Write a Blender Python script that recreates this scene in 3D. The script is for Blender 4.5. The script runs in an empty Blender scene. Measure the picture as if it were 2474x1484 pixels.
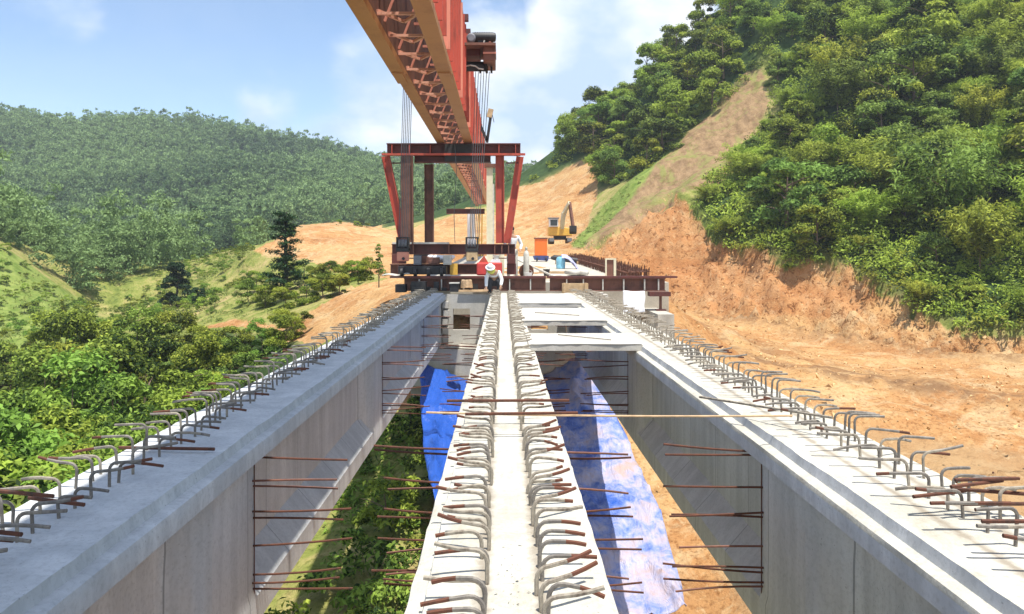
import bpy, bmesh, math, random
import numpy as np
from mathutils import Vector, Matrix, noise

SC = bpy.context.scene
COL = SC.collection
R = math.radians

# ------------------------------------------------------------------ camera
F, VX, VY, CAMZ = 1960.0, 1214.0, 605.0, 1.5      # focal length and vanishing point on the photograph (2473 wide)
cam_d = bpy.data.cameras.new('camera')
cam_d.sensor_width = 36.0
cam_d.lens = 36.0 * F / 2473.0
cam_d.shift_x = (1236.5 - VX) / 2473.0
cam_d.shift_y = (VY - 742.0) / 2473.0
cam_d.clip_start = 0.05
cam_d.clip_end = 4000.0
cam = bpy.data.objects.new('camera', cam_d)
cam.location = (0, 0, CAMZ)
cam.rotation_euler = (R(90), 0, 0)
COL.objects.link(cam)
SC.camera = cam

def P(x, y, Y):
    """point of the world seen at photograph position x, y and lying Y metres along the bridge"""
    return Vector(((x - VX) / F * Y, Y, CAMZ - (y - VY) / F * Y))

# ------------------------------------------------------------------ world, sun, exposure
SUN = Vector((0.14, -0.26, 1.0)).normalized()
w = bpy.data.worlds.new('World')
SC.world = w
w.use_nodes = True
nt = w.node_tree
for n in list(nt.nodes):
    nt.nodes.remove(n)
def N(t, tree=nt, **kw):
    n = tree.nodes.new(t)
    for k, v in kw.items():
        setattr(n, k, v)
    return n
out = N('ShaderNodeOutputWorld')
sky = N('ShaderNodeTexSky', sky_type='NISHITA', sun_disc=False)
sky.sun_elevation = math.asin(SUN.z)
sky.sun_rotation = math.atan2(SUN.x, SUN.y)
sky.altitude = 600.0
sky.air_density = 1.0
sky.dust_density = 0.15
sky.ozone_density = 2.2
bg = N('ShaderNodeBackground')
bg.inputs['Strength'].default_value = 0.12
nt.links.new(sky.outputs[0], bg.inputs['Color'])
# clouds: soft banks in fixed directions of the sky
tc = N('ShaderNodeTexCoord')
mp = N('ShaderNodeMapping')
mp.inputs['Scale'].default_value = (1.0, 1.0, 1.7)
nt.links.new(tc.outputs['Generated'], mp.inputs['Vector'])
nz = N('ShaderNodeTexNoise')
nz.inputs['Scale'].default_value = 5.0
nz.inputs['Detail'].default_value = 9.0
nz.inputs['Roughness'].default_value = 0.52
nz.inputs['Distortion'].default_value = 0.25
nt.links.new(mp.outputs[0], nz.inputs['Vector'])
def M(op, a, b=None, tree=nt, clamp=False):
    n = tree.nodes.new('ShaderNodeMath')
    n.operation = op
    n.use_clamp = clamp
    for i, v in enumerate((a, b)):
        if v is None:
            continue
        if isinstance(v, (int, float)):
            n.inputs[i].default_value = v
        else:
            tree.links.new(v, n.inputs[i])
    return n.outputs[0]
def blob(x, y, r_in, r_out, amp):
    d = Vector((x - VX, F, VY - y)).normalized()
    dot = N('ShaderNodeVectorMath', operation='DOT_PRODUCT')
    nrm = N('ShaderNodeVectorMath', operation='NORMALIZE')
    nt.links.new(tc.outputs['Generated'], nrm.inputs[0])
    nt.links.new(nrm.outputs[0], dot.inputs[0])
    dot.inputs[1].default_value = d
    mr = N('ShaderNodeMapRange', interpolation_type='SMOOTHSTEP')
    mr.inputs['From Min'].default_value = math.cos(R(r_out))
    mr.inputs['From Max'].default_value = math.cos(R(r_in))
    mr.inputs['To Max'].default_value = amp
    nt.links.new(dot.outputs['Value'], mr.inputs['Value'])
    return mr.outputs[0]
acc = None
for b in ((1150, 270, 3, 12, .42), (900, 160, 1, 6.5, .34), (650, 235, .5, 4.0, .36), (1480, 120, 3, 9.5, .50), (1330, 330, 2, 10, .34),
          (760, 330, 1, 8, .26), (60, 60, 1, 7, .22), (1700, 420, 4, 12, .3)):
    o = blob(*b)
    acc = o if acc is None else M('MAXIMUM', acc, o)
def bank(d, r_in, r_out, amp):
    d = Vector(d).normalized()
    return blob(VX + F * d.x / d.y, VY - F * d.z / d.y, r_in, r_out, amp) if d.y > 0 else None
dz_ = N('ShaderNodeVectorMath', operation='DOT_PRODUCT')
nt.links.new(tc.outputs['Generated'], dz_.inputs[0])
dz_.inputs[1].default_value = Vector((.1, -.75, .62)).normalized()
mrz = N('ShaderNodeMapRange', interpolation_type='SMOOTHSTEP')     # unseen cloud bank overhead and behind the viewer, added for neutral fill light
mrz.inputs['From Min'].default_value = .05
mrz.inputs['From Max'].default_value = .60
mrz.inputs['To Max'].default_value = .34
nt.links.new(dz_.outputs['Value'], mrz.inputs['Value'])
acc = M('MAXIMUM', acc, mrz.outputs[0])
den = M('ADD', nz.outputs['Fac'], acc)
mr = N('ShaderNodeMapRange', interpolation_type='SMOOTHSTEP')
mr.inputs['From Min'].default_value = 0.70
mr.inputs['From Max'].default_value = 0.92
mr.inputs['To Min'].default_value = 0.06
mr.inputs['To Max'].default_value = 0.97
nt.links.new(den, mr.inputs['Value'])
nz2 = N('ShaderNodeTexNoise')
nz2.inputs['Scale'].default_value = 7.0
nz2.inputs['Detail'].default_value = 5.0
nt.links.new(mp.outputs[0], nz2.inputs['Vector'])
cr = N('ShaderNodeValToRGB')
cr.color_ramp.elements[0].position = 0.40
cr.color_ramp.elements[0].color = (0.52, 0.67, 0.90, 1)
cr.color_ramp.elements[1].position = 0.60
cr.color_ramp.elements[1].color = (0.93, 0.96, 1.0, 1)
nt.links.new(nz2.outputs['Fac'], cr.inputs[0])
bgc = N('ShaderNodeBackground')
bgc.inputs['Strength'].default_value = 0.74
nt.links.new(cr.outputs[0], bgc.inputs['Color'])
mx = N('ShaderNodeMixShader')
nt.links.new(mr.outputs[0], mx.inputs[0])
nt.links.new(bg.outputs[0], mx.inputs[1])
nt.links.new(bgc.outputs[0], mx.inputs[2])
nt.links.new(mx.outputs[0], out.inputs['Surface'])

sun_d = bpy.data.lights.new('sun', 'SUN')
sun_d.energy = 4.4
sun_d.angle = R(0.5)
sun_d.color = (1.0, 0.955, 0.88)
sun = bpy.data.objects.new('sun', sun_d)
sun.rotation_euler = SUN.to_track_quat('Z', 'Y').to_euler()
sun.location = (20, -30, 120)
COL.objects.link(sun)

SC.view_settings.view_transform = 'Standard'
SC.view_settings.look = 'None'
SC.view_settings.gamma = 1.0
SC.view_settings.exposure = 0.74

# ------------------------------------------------------------------ helpers
rng = random.Random(7)

def tag(o, label=None, cat=None, group=None, kind=None):
    if label: o['label'] = label
    if cat: o['category'] = cat
    if group: o['group'] = group
    if kind: o['kind'] = kind
    return o

def empty(name, loc, label, cat, group=None):
    o = bpy.data.objects.new(name, None)
    o.empty_display_size = 0.3
    o.location = loc
    COL.objects.link(o)
    return tag(o, label, cat, group)

def origin(o):
    v = Vector((0, 0, 0))
    while o is not None:
        v += o.location
        o = o.parent
    return v

class MB:
    """collects shapes in world coordinates; build() links them as one mesh object"""
    def __init__(s):
        s.v, s.f, s.m = [], [], []
    def add(s, vs, fs, mi=0):
        k = len(s.v)
        s.v += [tuple(v) for v in vs]
        s.f += [tuple(i + k for i in f) for f in fs]
        s.m += [mi] * len(fs)
        return s
    def box(s, x0, x1, y0, y1, z0, z1, mi=0):
        vs = [(x, y, z) for z in (z0, z1) for y in (y0, y1) for x in (x0, x1)]
        return s.add(vs, [(0, 2, 3, 1), (4, 5, 7, 6), (0, 1, 5, 4), (2, 6, 7, 3), (0, 4, 6, 2), (1, 3, 7, 5)], mi)
    def prism(s, poly, axis, a, b, mi=0):
        """polygon (two coordinates) swept along an axis from a to b"""
        n = len(poly)
        def put(p, t):
            return {'x': (t, p[0], p[1]), 'y': (p[0], t, p[1]), 'z': (p[0], p[1], t)}[axis]
        vs = [put(p, a) for p in poly] + [put(p, b) for p in poly]
        fs = [tuple(range(n))[::-1], tuple(range(n, 2 * n))]
        fs += [(i, (i + 1) % n, n + (i + 1) % n, n + i) for i in range(n)]
        return s.add(vs, fs, mi)
    def bar(s, p, q, w, h=None, mi=0, up=(0, 0, 1)):
        """square bar from p to q"""
        p, q = Vector(p), Vector(q)
        h = w if h is None else h
        d = (q - p).normalized()
        u = Vector(up)
        if abs(d.dot(u)) > .97:
            u = Vector((0, 1, 0))
        a = d.cross(u).normalized() * (w / 2)
        b = a.cross(d).normalized() * (h / 2)
        vs = [p - a - b, p + a - b, p + a + b, p - a + b, q - a - b, q + a - b, q + a + b, q - a + b]
        return s.add(vs, [(3, 2, 1, 0), (4, 5, 6, 7), (0, 1, 5, 4), (1, 2, 6, 5), (2, 3, 7, 6), (3, 0, 4, 7)], mi)
    def tube(s, pts, r, n=6, mi=0, mi_end=None, n_end=0):
        pts = [Vector(p) for p in pts]
        rs = r if isinstance(r, (list, tuple)) else [r] * len(pts)
        vs, fs, ms = [], [], []
        ref = None
        for i, p in enumerate(pts):
            d = (pts[min(i + 1, len(pts) - 1)] - pts[max(i - 1, 0)]).normalized()
            if ref is None:
                ref = Vector((0, 0, 1)) if abs(d.z) < .9 else Vector((1, 0, 0))
            a = (ref - d * ref.dot(d)).normalized()
            ref = a
            b = d.cross(a)
            for k in range(n):
                t = 2 * math.pi * k / n
                vs.append(p + (a * math.cos(t) + b * math.sin(t)) * rs[i])
        for i in range(len(pts) - 1):
            for k in range(n):
                fs.append((i * n + k, i * n + (k + 1) % n, (i + 1) * n + (k + 1) % n, (i + 1) * n + k))
                ms.append(mi_end if mi_end is not None and i >= len(pts) - 1 - n_end else mi)
        fs += [tuple(range(n))[::-1], tuple(range((len(pts) - 1) * n, len(pts) * n))]
        ms += [mi, mi if mi_end is None else mi_end]
        k0 = len(s.v)
        s.v += [tuple(v) for v in vs]
        s.f += [tuple(i + k0 for i in f) for f in fs]
        s.m += ms
        return s
    def ibeam_x(s, x0, x1, yc, z0, z1, b, tf=.03, tw=.02, mi=0):
        """I section lying along x"""
        p = [(yc - b / 2, z0), (yc + b / 2, z0), (yc + b / 2, z0 + tf), (yc + tw / 2, z0 + tf), (yc + tw / 2, z1 - tf),
             (yc + b / 2, z1 - tf), (yc + b / 2, z1), (yc - b / 2, z1), (yc - b / 2, z1 - tf), (yc - tw / 2, z1 - tf),
             (yc - tw / 2, z0 + tf), (yc - b / 2, z0 + tf)]
        return s.prism(p, 'x', x0, x1, mi)
    def grid(s, fn, nu, nv, mi=0, thick=None):
        vs = [fn(i / nu, j / nv) for j in range(nv + 1) for i in range(nu + 1)]
        q = lambda i, j: j * (nu + 1) + i
        fs = [(q(i, j), q(i + 1, j), q(i + 1, j + 1), q(i, j + 1)) for j in range(nv) for i in range(nu)]
        return s.add(vs, fs, mi)
    def lathe(s, prof, c, n=16, mi=0, axis='z'):
        vs, fs = [], []
        for (r, t) in prof:
            for k in range(n):
                a = 2 * math.pi * k / n
                x, y = r * math.cos(a), r * math.sin(a)
                v = {'z': (x, y, t), 'x': (t, x, y), 'y': (x, t, y)}[axis]
                vs.append((v[0] + c[0], v[1] + c[1], v[2] + c[2]))
        for i in range(len(prof) - 1):
            for k in range(n):
                fs.append((i * n + k, i * n + (k + 1) % n, (i + 1) * n + (k + 1) % n, (i + 1) * n + k))
        fs += [tuple(range(n))[::-1], tuple(range((len(prof) - 1) * n, len(prof) * n))]
        return s.add(vs, fs, mi)
    def mesh(s, name, mats, base=Vector((0, 0, 0)), smooth=None):
        me = bpy.data.meshes.new(name)
        bx, by, bz = base
        me.from_pydata([(v[0] - bx, v[1] - by, v[2] - bz) for v in s.v], [], s.f)
        for m in (mats if isinstance(mats, (list, tuple)) else [mats]):
            me.materials.append(m)
        me.polygons.foreach_set('material_index', s.m)
        bm = bmesh.new(); bm.from_mesh(me)
        bmesh.ops.recalc_face_normals(bm, faces=bm.faces)
        bm.to_mesh(me); bm.free()
        if smooth is not None:
            me.polygons.foreach_set('use_smooth', [True] * len(me.polygons))
            me.set_sharp_from_angle(angle=R(smooth))
        me.update()
        return me
    def build(s, name, mats, parent=None, label=None, cat=None, group=None, kind=None, loc=None, smooth=None, bevel=0):
        """top-level: loc gives the object's origin; child: origin is that of its parent"""
        base = origin(parent) if parent is not None else Vector(loc if loc is not None else (0, 0, 0))
        me = s.mesh(name, mats, base, smooth)
        o = bpy.data.objects.new(name, me)
        COL.objects.link(o)
        if parent is not None:
            o.parent = parent
        else:
            o.location = base
        if bevel:
            md = o.modifiers.new('bevel', 'BEVEL')
            md.width = bevel
            md.segments = 2
            md.limit_method = 'ANGLE'
        return tag(o, label, cat, group, kind)

def link_mesh(name, me, parent=None, loc=(0, 0, 0), rot=(0, 0, 0), scale=(1, 1, 1)):
    o = bpy.data.objects.new(name, me)
    o.location, o.rotation_euler, o.scale = loc, rot, scale
    if parent is not None:
        o.parent = parent
    COL.objects.link(o)
    return o

def copy_tree(src, kids):
    c = src.copy()
    COL.objects.link(c)
    for k in kids:
        d = k.copy()
        COL.objects.link(d)
        d.parent = c
    return c

# ------------------------------------------------------------------ materials
def new_mat(name):
    m = bpy.data.materials.new(name)
    m.use_nodes = True
    t = m.node_tree
    t.nodes.clear()
    o = t.nodes.new('ShaderNodeOutputMaterial')
    p = t.nodes.new('ShaderNodeBsdfPrincipled')
    t.links.new(p.outputs[0], o.inputs['Surface'])
    return m, t, p

def tex_noise(t, vec, scale, detail=6, rough=.55, dist=0.0):
    n = t.nodes.new('ShaderNodeTexNoise')
    n.inputs['Scale'].default_value = scale
    n.inputs['Detail'].default_value = detail
    n.inputs['Roughness'].default_value = rough
    n.inputs['Distortion'].default_value = dist
    if vec is not None:
        t.links.new(vec, n.inputs['Vector'])
    return n.outputs['Fac']

def ramp(t, fac, stops):
    n = t.nodes.new('ShaderNodeValToRGB')
    e = n.color_ramp.elements
    while len(e) < len(stops):
        e.new(0.5)
    for i, (p, c) in enumerate(stops):
        e[i].position = p
        e[i].color = (*c, 1) if len(c) == 3 else c
    t.links.new(fac, n.inputs[0])
    return n.outputs[0]

def mix(t, fac, a, b, mode='MIX'):
    n = t.nodes.new('ShaderNodeMix')
    n.data_type = 'RGBA'
    n.blend_type = mode
    for sock, v in ((n.inputs[0], fac), (n.inputs[6], a), (n.inputs[7], b)):
        if isinstance(v, (int, float)):
            sock.default_value = v
        elif isinstance(v, tuple):
            sock.default_value = (*v, 1)
        else:
            t.links.new(v, sock)
    return n.outputs[2]

def bump(t, p, h, strength, dist):
    b = t.nodes.new('ShaderNodeBump')
    b.inputs['Strength'].default_value = strength
    b.inputs['Distance'].default_value = dist
    t.links.new(h, b.inputs['Height'])
    t.links.new(b.outputs[0], p.inputs['Normal'])
    return b

def coords(t, scale=(1, 1, 1), which='Object'):
    c = t.nodes.new('ShaderNodeTexCoord')
    m = t.nodes.new('ShaderNodeMapping')
    m.inputs['Scale'].default_value = scale
    t.links.new(c.outputs[which], m.inputs['Vector'])
    return m.outputs[0]

def paint(name, base, worn, rough=.5, scale=3.0, amount=.5, metal=0.0, fine=30.0):
    """painted or bare metal with blotches of wear and streaks"""
    m, t, p = new_mat(name)
    v = coords(t)
    n1 = tex_noise(t, v, scale, 8, .62)
    n2 = tex_noise(t, coords(t, (fine, fine, fine * .12)), 1.0, 3)
    f = M('MULTIPLY_ADD' if False else 'ADD', n1, M('MULTIPLY', M('SUBTRACT', n2, .5, t), .35, t), t)
    mr = t.nodes.new('ShaderNodeMapRange')
    mr.inputs['From Min'].default_value = .62 - .32 * amount
    mr.inputs['From Max'].default_value = .78 - .18 * amount
    t.links.new(f, mr.inputs['Value'])
    c = mix(t, mr.outputs[0], base, worn)
    t.links.new(c, p.inputs['Base Color'])
    p.inputs['Roughness'].default_value = rough
    p.inputs['Metallic'].default_value = metal
    bump(t, p, n1, .25, .02)
    return m

def concrete(name, light, dark, joints=0.0, rough_bump=.3, stain=.5, blotch=1.2, rows=False):
    m, t, p = new_mat(name)
    v = coords(t)
    n1 = tex_noise(t, v, blotch, 9, .6, .3)
    n2 = tex_noise(t, v, 28.0, 6, .7)
    st = tex_noise(t, coords(t, (1.6, 3.2, .28)), 1.6, 6, .6)
    c = ramp(t, n1, [(.30, dark), (.62, light)])
    c = mix(t, M('MULTIPLY', ramp(t, st, [(.40, (1, 1, 1)), (.62, (0, 0, 0))]), stain, t), c, tuple(x * .62 for x in dark))
    c = mix(t, .35, c, ramp(t, n2, [(.32, (.45, .45, .44)), (.52, (1, 1, 1))]), 'MULTIPLY')
    pits = ramp(t, tex_noise(t, v, 55.0, 2, .5), [(.26, (.35, .35, .34)), (.31, (1, 1, 1))])
    c = mix(t, .6, c, pits, 'MULTIPLY')
    if joints:
        sep = t.nodes.new('ShaderNodeSeparateXYZ')
        t.links.new(v, sep.inputs[0])
        wob = M('MULTIPLY', tex_noise(t, v, 2.0, 2), .05, t)
        fr = M('FRACT', M('DIVIDE', M('ADD', sep.outputs['Y'], wob, t), joints, t), None, t)
        low = M('LESS_THAN', sep.outputs['Z'], -.23, t)
        line = M('MULTIPLY', low, M('LESS_THAN', M('ABSOLUTE', M('SUBTRACT', fr, .5, t), None, t), .006, t), t)
        panel = t.nodes.new('ShaderNodeTexWhiteNoise')
        panel.noise_dimensions = '1D'
        t.links.new(M('FLOOR', M('ADD', M('DIVIDE', M('ADD', sep.outputs['Y'], wob, t), joints, t), .5, t), None, t), panel.inputs['W'])
        c = mix(t, M('MULTIPLY', panel.outputs['Value'], .30, t), c, tuple(x * .70 for x in dark))
        c = mix(t, M('MULTIPLY', line, .7, t), c, tuple(x * .35 for x in dark))
    if rows:                      # slurry and rust left along the two rows of bars, scuffs of footprints
        sep = t.nodes.new('ShaderNodeSeparateXYZ'); t.links.new(v, sep.inputs[0])
        d = M('ABSOLUTE', M('SUBTRACT', M('ABSOLUTE', sep.outputs['X'], None, t), .125, t), None, t)
        d = M('ADD', d, M('MULTIPLY', M('SUBTRACT', tex_noise(t, v, 9.0, 4), .5, t), .10, t), t)
        band = ramp(t, d, [(.004, (1, 1, 1)), (.045, (0, 0, 0))])
        c = mix(t, M('MULTIPLY', band, .75, t), c, (.25, .205, .15))
        sc_ = ramp(t, tex_noise(t, coords(t, (1, .45, 1)), 5.0, 8, .7, .8), [(.52, (0, 0, 0)), (.66, (1, 1, 1))])
        c = mix(t, M('MULTIPLY', sc_, .45, t), c, (.33, .285, .21))
    t.links.new(c, p.inputs['Base Color'])
    p.inputs['Roughness'].default_value = .88
    p.inputs['Specular IOR Level'].default_value = .25
    bump(t, p, M('ADD', n2, n1, t), rough_bump, .012)
    return m

def plain(name, col, rough=.6, metal=0.0, var=.25, scale=6.0):
    m, t, p = new_mat(name)
    n1 = tex_noise(t, coords(t), scale, 6, .6)
    c = ramp(t, n1, [(.3, tuple(x * (1 - var) for x in col)), (.7, tuple(min(1, x * (1 + var * .6)) for x in col))])
    t.links.new(c, p.inputs['Base Color'])
    p.inputs['Roughness'].default_value = rough
    p.inputs['Metallic'].default_value = metal
    bump(t, p, n1, .15, .01)
    return m

def leaf_mat(name, dark, light, trans=.3):
    m = bpy.data.materials.new(name)
    m.use_nodes = True
    t = m.node_tree
    t.nodes.clear()
    o = t.nodes.new('ShaderNodeOutputMaterial')
    at = t.nodes.new('ShaderNodeAttribute'); at.attribute_name = 'tint'
    oi = t.nodes.new('ShaderNodeObjectInfo')
    f = M('ADD', M('MULTIPLY', at.outputs['Fac'], .75, t), M('MULTIPLY', oi.outputs['Random'], .25, t), t)
    c = ramp(t, f, [(.12, dark), (.40, tuple(a * .42 + b * .58 for a, b in zip(dark, light))), (.63, light)])
    hs = t.nodes.new('ShaderNodeHueSaturation')
    t.links.new(c, hs.inputs['Color'])
    t.links.new(M('ADD', .478, M('MULTIPLY', oi.outputs['Random'], .05, t), t), hs.inputs['Hue'])
    d = t.nodes.new('ShaderNodeBsdfPrincipled')
    d.inputs['Roughness'].default_value = .55
    d.inputs['Specular IOR Level'].default_value = .12
    tr = t.nodes.new('ShaderNodeBsdfTranslucent')
    mxs = t.nodes.new('ShaderNodeMixShader')
    mxs.inputs[0].default_value = trans
    t.links.new(hs.outputs[0], d.inputs['Base Color'])
    t.links.new(hs.outputs[0], tr.inputs['Color'])
    t.links.new(d.outputs[0], mxs.inputs[1])
    t.links.new(tr.outputs[0], mxs.inputs[2])
    t.links.new(mxs.outputs[0], o.inputs['Surface'])
    return m

MT = {
    'side': concrete('cast_concrete', (.66, .67, .67), (.52, .535, .54), joints=1.25, stain=.4),
    'top_white': concrete('dusty_top_concrete', (.60, .58, .51), (.46, .44, .37), stain=.2, rough_bump=.6, rows=True),
    'top_grey': concrete('rough_grey_top_concrete', (.68, .69, .69), (.52, .535, .54), stain=.2, rough_bump=1.0, blotch=3.0),
    'panel': concrete('pale_panel_concrete', (.58, .56, .51), (.46, .43, .37), stain=.2),
    'abut': concrete('weathered_concrete', (.56, .53, .46), (.42, .39, .33), stain=.5),
    'deck': concrete('deck_concrete', (.56, .52, .44), (.44, .39, .31), stain=.2),
    'bar': paint('grey_rebar', (.13, .115, .10), (.25, .225, .19), .75, 14.0, .6, .0, 60),
    'bar_pale': paint('cement_coated_rebar', (.30, .265, .21), (.13, .10, .075), .85, 18.0, .5, .0, 60),
    'rust': paint('rusty_steel', (.12, .042, .022), (.05, .026, .018), .85, 12.0, .5, .0, 60),
    'red': paint('oxide_red_paint', (.46, .075, .045), (.22, .05, .03), .55, 1.5, .35),
    'darkred': paint('dark_red_steel', (.115, .028, .022), (.05, .022, .018), .6, 2.0, .5),
    'brown': paint('brown_rust_and_shade_steel', (.19, .08, .052), (.09, .042, .03), .7, 2.5, .5),
    'salmon': paint('salmon_paint', (.66, .26, .18), (.38, .11, .075), .5, .9, .35),
    'brace': paint('faded_salmon_lattice_paint', (.74, .38, .27), (.50, .19, .12), .6, 1.6, .4),
    'ochre': paint('ochre_painted_flange', (.42, .20, .08), (.32, .135, .055), .55, 1.0, .4),
    'black': plain('black_steel', (.022, .021, .022), .55, 0, .4),
    'grey': plain('grey_machine_paint', (.20, .20, .22), .5),
    'lgrey': plain('pale_steel', (.55, .53, .47), .55),
    'white': plain('white_sheet', (.78, .78, .80), .7, 0, .08),
    'cream': plain('cream_painted_steel', (.70, .64, .46), .6, 0, .12),
    'orange': plain('orange_cabinet_paint', (.85, .17, .02), .45, 0, .08),
    'yellow': plain('yellow_machine_paint', (.78, .46, .07), .45, 0, .15),
    'blue': plain('dark_blue_paint', (.05, .07, .22), .5, 0, .2),
    'lblue': plain('pale_blue_plastic', (.22, .52, .68), .4, 0, .15),
    'lilac': plain('lilac_tarpaulin', (.46, .47, .78), .5, 0, .2),
    'tank': plain('red_tank_paint', (.62, .06, .05), .4, 0, .2),
    'wood': plain('pale_timber', (.52, .36, .20), .8, 0, .3),
    'tan': plain('tan_rope_and_sacking', (.55, .38, .22), .9, 0, .3, 14),
    'rubber': plain('black_rubber', (.02, .02, .02), .8),
    'glass': plain('dark_cab_glass', (.03, .035, .04), .12),
    'skin': plain('skin', (.42, .25, .16), .5, 0, .08),
    'shirt': plain('white_work_shirt', (.74, .75, .76), .8, 0, .08),
    'pants': plain('dark_trousers', (.035, .037, .045), .85, 0, .2),
    'hair': plain('black_hair', (.015, .013, .012), .6),
    'scarf': plain('yellow_green_helmet', (.58, .60, .10), .5, 0, .15),
    'bark': plain('bark', (.17, .12, .08), .9, 0, .4, 9),
    'bark_dark': plain('dark_bark', (.06, .05, .04), .9, 0, .4, 9),
    'fence': plain('faded_green_sheet', (.20, .34, .28), .6, 0, .2),
    'cable': plain('steel_cable', (.12, .12, .13), .5, .3, .2),
}
LEAF = {
    'jungle': leaf_mat('jungle_leaves', (.020, .045, .009), (.37, .45, .065), .38),
    'lime': leaf_mat('lime_green_leaves', (.040, .08, .012), (.47, .54, .08), .40),
    'deep': leaf_mat('deep_green_leaves', (.018, .045, .012), (.28, .38, .075), .36),
    'bush': leaf_mat('thicket_leaves', (.016, .042, .009), (.31, .43, .07), .34),
    'darktree': leaf_mat('dark_needles', (.012, .034, .014), (.045, .085, .030), .15),
    'wood': leaf_mat('far_forest_leaves', (.022, .055, .028), (.25, .32, .12), .28),
    'grass': leaf_mat('grass_blades', (.09, .14, .03), (.34, .37, .11), .3),
}

# ------------------------------------------------------------------ terrain
CTRL = []
def C(*pts):
    for p in pts:
        CTRL.append(tuple(P(*p)))
def CW(*pts):
    CTRL.extend(pts)
# ravine under and beside the girders
CW((-8, 8, -8), (-20, 10, -9), (-40, 15, -10), (-12, 20, -8), (-25, 25, -9.5), (-11, 32, -5.5), (-20, 38, -7.5), (-35, 40, -9), (-50, 50, -9),
   (-6, 26, -5.0), (-4, 20, -6.2), (0, 20, -5.9), (0, 12, -7.2), (0, 4, -7.5), (-3, 14, -7), (3, 14, -6.6), (5, 18.5, -6), (5, 10, -6.5),
   (0, 26.5, -3.6), (4, 26.5, -3.4), (-3, 26.5, -3.9), (-8, 0, -9), (8, 0, -6), (-30, 0, -10), (30, 0, -5), (0, -20, -8), (-40, -20, -10), (40, -20, -5),
   (-5, 33, -.7), (0, 33, -.3), (6, 33, -.3), (-5, 45, -.1), (6.5, 45, -.1), (0, 60, .3), (7, 60, .3), (-80, 20, -10), (-120, 60, -6), (80, 20, 0))
# earthworks to the right
C((1620, 745, 66), (1900, 790, 57), (2200, 830, 51), (2474, 870, 46.5), (1760, 770, 61), (2050, 812, 54), (1800, 870, 36), (2100, 905, 33), (2474, 960, 30), (1900, 960, 28), (2474, 1200, 19),
  (2000, 1010, 25), (2200, 1080, 22), (1700, 800, 42), (1650, 790, 40), (3000, 930, 36), (3000, 1100, 25), (2250, 960, 30))
# cut face and hill above it
C((1650, 470, 75), (1740, 575, 70), (1850, 590, 65), (1900, 625, 62.5), (2000, 610, 60.5), (2110, 655, 57), (2250, 745, 53.2), (2350, 775, 51.5), (2474, 775, 50),
  (1600, 480, 77), (1500, 545, 78), (1400, 590, 80), (1430, 660, 70), (1560, 690, 70),
  (2000, 430, 73), (2250, 500, 67), (2474, 520, 64), (2000, 250, 85), (2250, 250, 82), (2474, 250, 78), (1850, 330, 90), (2100, 60, 96), (2474, 0, 92),
  (1840, 190, 100), (1700, 330, 96), (1640, 420, 90), (1560, 520, 80), (1480, 500, 92), (1440, 560, 84), (1530, 440, 92),
  (1700, 80, 118), (1640, 140, 122), (1560, 205, 126), (1480, 275, 130), (1400, 320, 134), (1330, 400, 138), (1285, 440, 142),
  (1440, 390, 112), (1440, 460, 104), (1300, 460, 118), (1260, 520, 108), (1640, 240, 112), (1540, 330, 112), (1850, -60, 112), (2100, -250, 112), (2474, -420, 112),
  (3000, -300, 80), (3000, 400, 55), (3200, 700, 44), (1350, 600, 92), (1270, 600, 90))
CW((30, 150, 18), (60, 150, 38), (100, 130, 60), (100, 80, 50), (0, 170, 8), (60, 200, 20))
# left earth bank, pile and grassy spurs
C((960, 692, 45), (880, 692, 44), (800, 735, 43), (740, 800, 41), (600, 785, 50), (480, 785, 55), (610, 612, 80), (720, 552, 90), (850, 542, 95), (940, 565, 95),
  (820, 645, 66), (700, 640, 68), (900, 665, 60), (1050, 600, 80), (1130, 515, 112), (1060, 550, 108), (1000, 590, 90),
  (260, 785, 85), (400, 660, 95), (500, 625, 98), (600, 597, 100), (500, 720, 75), (350, 760, 70), (580, 690, 78), (420, 780, 60),
  (0, 590, 80), (140, 715, 80), (60, 765, 68), (0, 820, 56), (200, 820, 58), (-300, 470, 80), (-700, 400, 80), (250, 830, 60), (330, 830, 56))
# valley behind and the far mountain
C((180, 712, 125), (300, 695, 135), (450, 645, 150), (600, 600, 160), (750, 560, 170), (900, 550, 180), (1050, 530, 190),
  (0, 560, 200), (200, 560, 220), (400, 540, 230), (600, 520, 240), (800, 480, 250), (950, 480, 250), (1100, 480, 260),
  (0, 430, 290), (250, 420, 300), (450, 430, 280), (560, 470, 250), (700, 420, 310), (850, 420, 310),
  (0, 288, 380), (60, 302, 380), (150, 325, 385), (210, 310, 385), (330, 308, 385), (470, 306, 390), (560, 326, 390), (650, 345, 385), (800, 375, 375),
  (880, 402, 370), (960, 425, 360), (1100, 440, 350), (1280, 445, 340), (1500, 420, 340), (-300, 230, 380), (-700, 250, 380), (-300, 560, 190), (2000, 400, 360))
CW((-300, 620, 10), (0, 620, 0), (300, 620, 0), (-600, 500, 20), (400, 300, 20), (-500, 250, 10))
CT = np.array(CTRL)
def phi(a, b):
    d = np.sqrt(((a[:, None, :] - b[None, :, :]) ** 2).sum(-1) + .8)
    return d
_A = phi(CT[:, :2], CT[:, :2])
_n = len(CT)
_S = np.zeros((_n + 3, _n + 3))
_S[:_n, :_n] = _A - np.eye(_n) * .05
_S[:_n, _n] = 1; _S[:_n, _n + 1:] = CT[:, :2]
_S[_n, :_n] = 1; _S[_n + 1:, :_n] = CT[:, :2].T
_W = np.linalg.solve(_S, np.concatenate([CT[:, 2], np.zeros(3)]))
def height(xy):
    xy = np.asarray(xy, float).reshape(-1, 2)
    return phi(xy, CT[:, :2]) @ _W[:_n] + _W[_n] + xy @ _W[_n + 1:]
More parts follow.
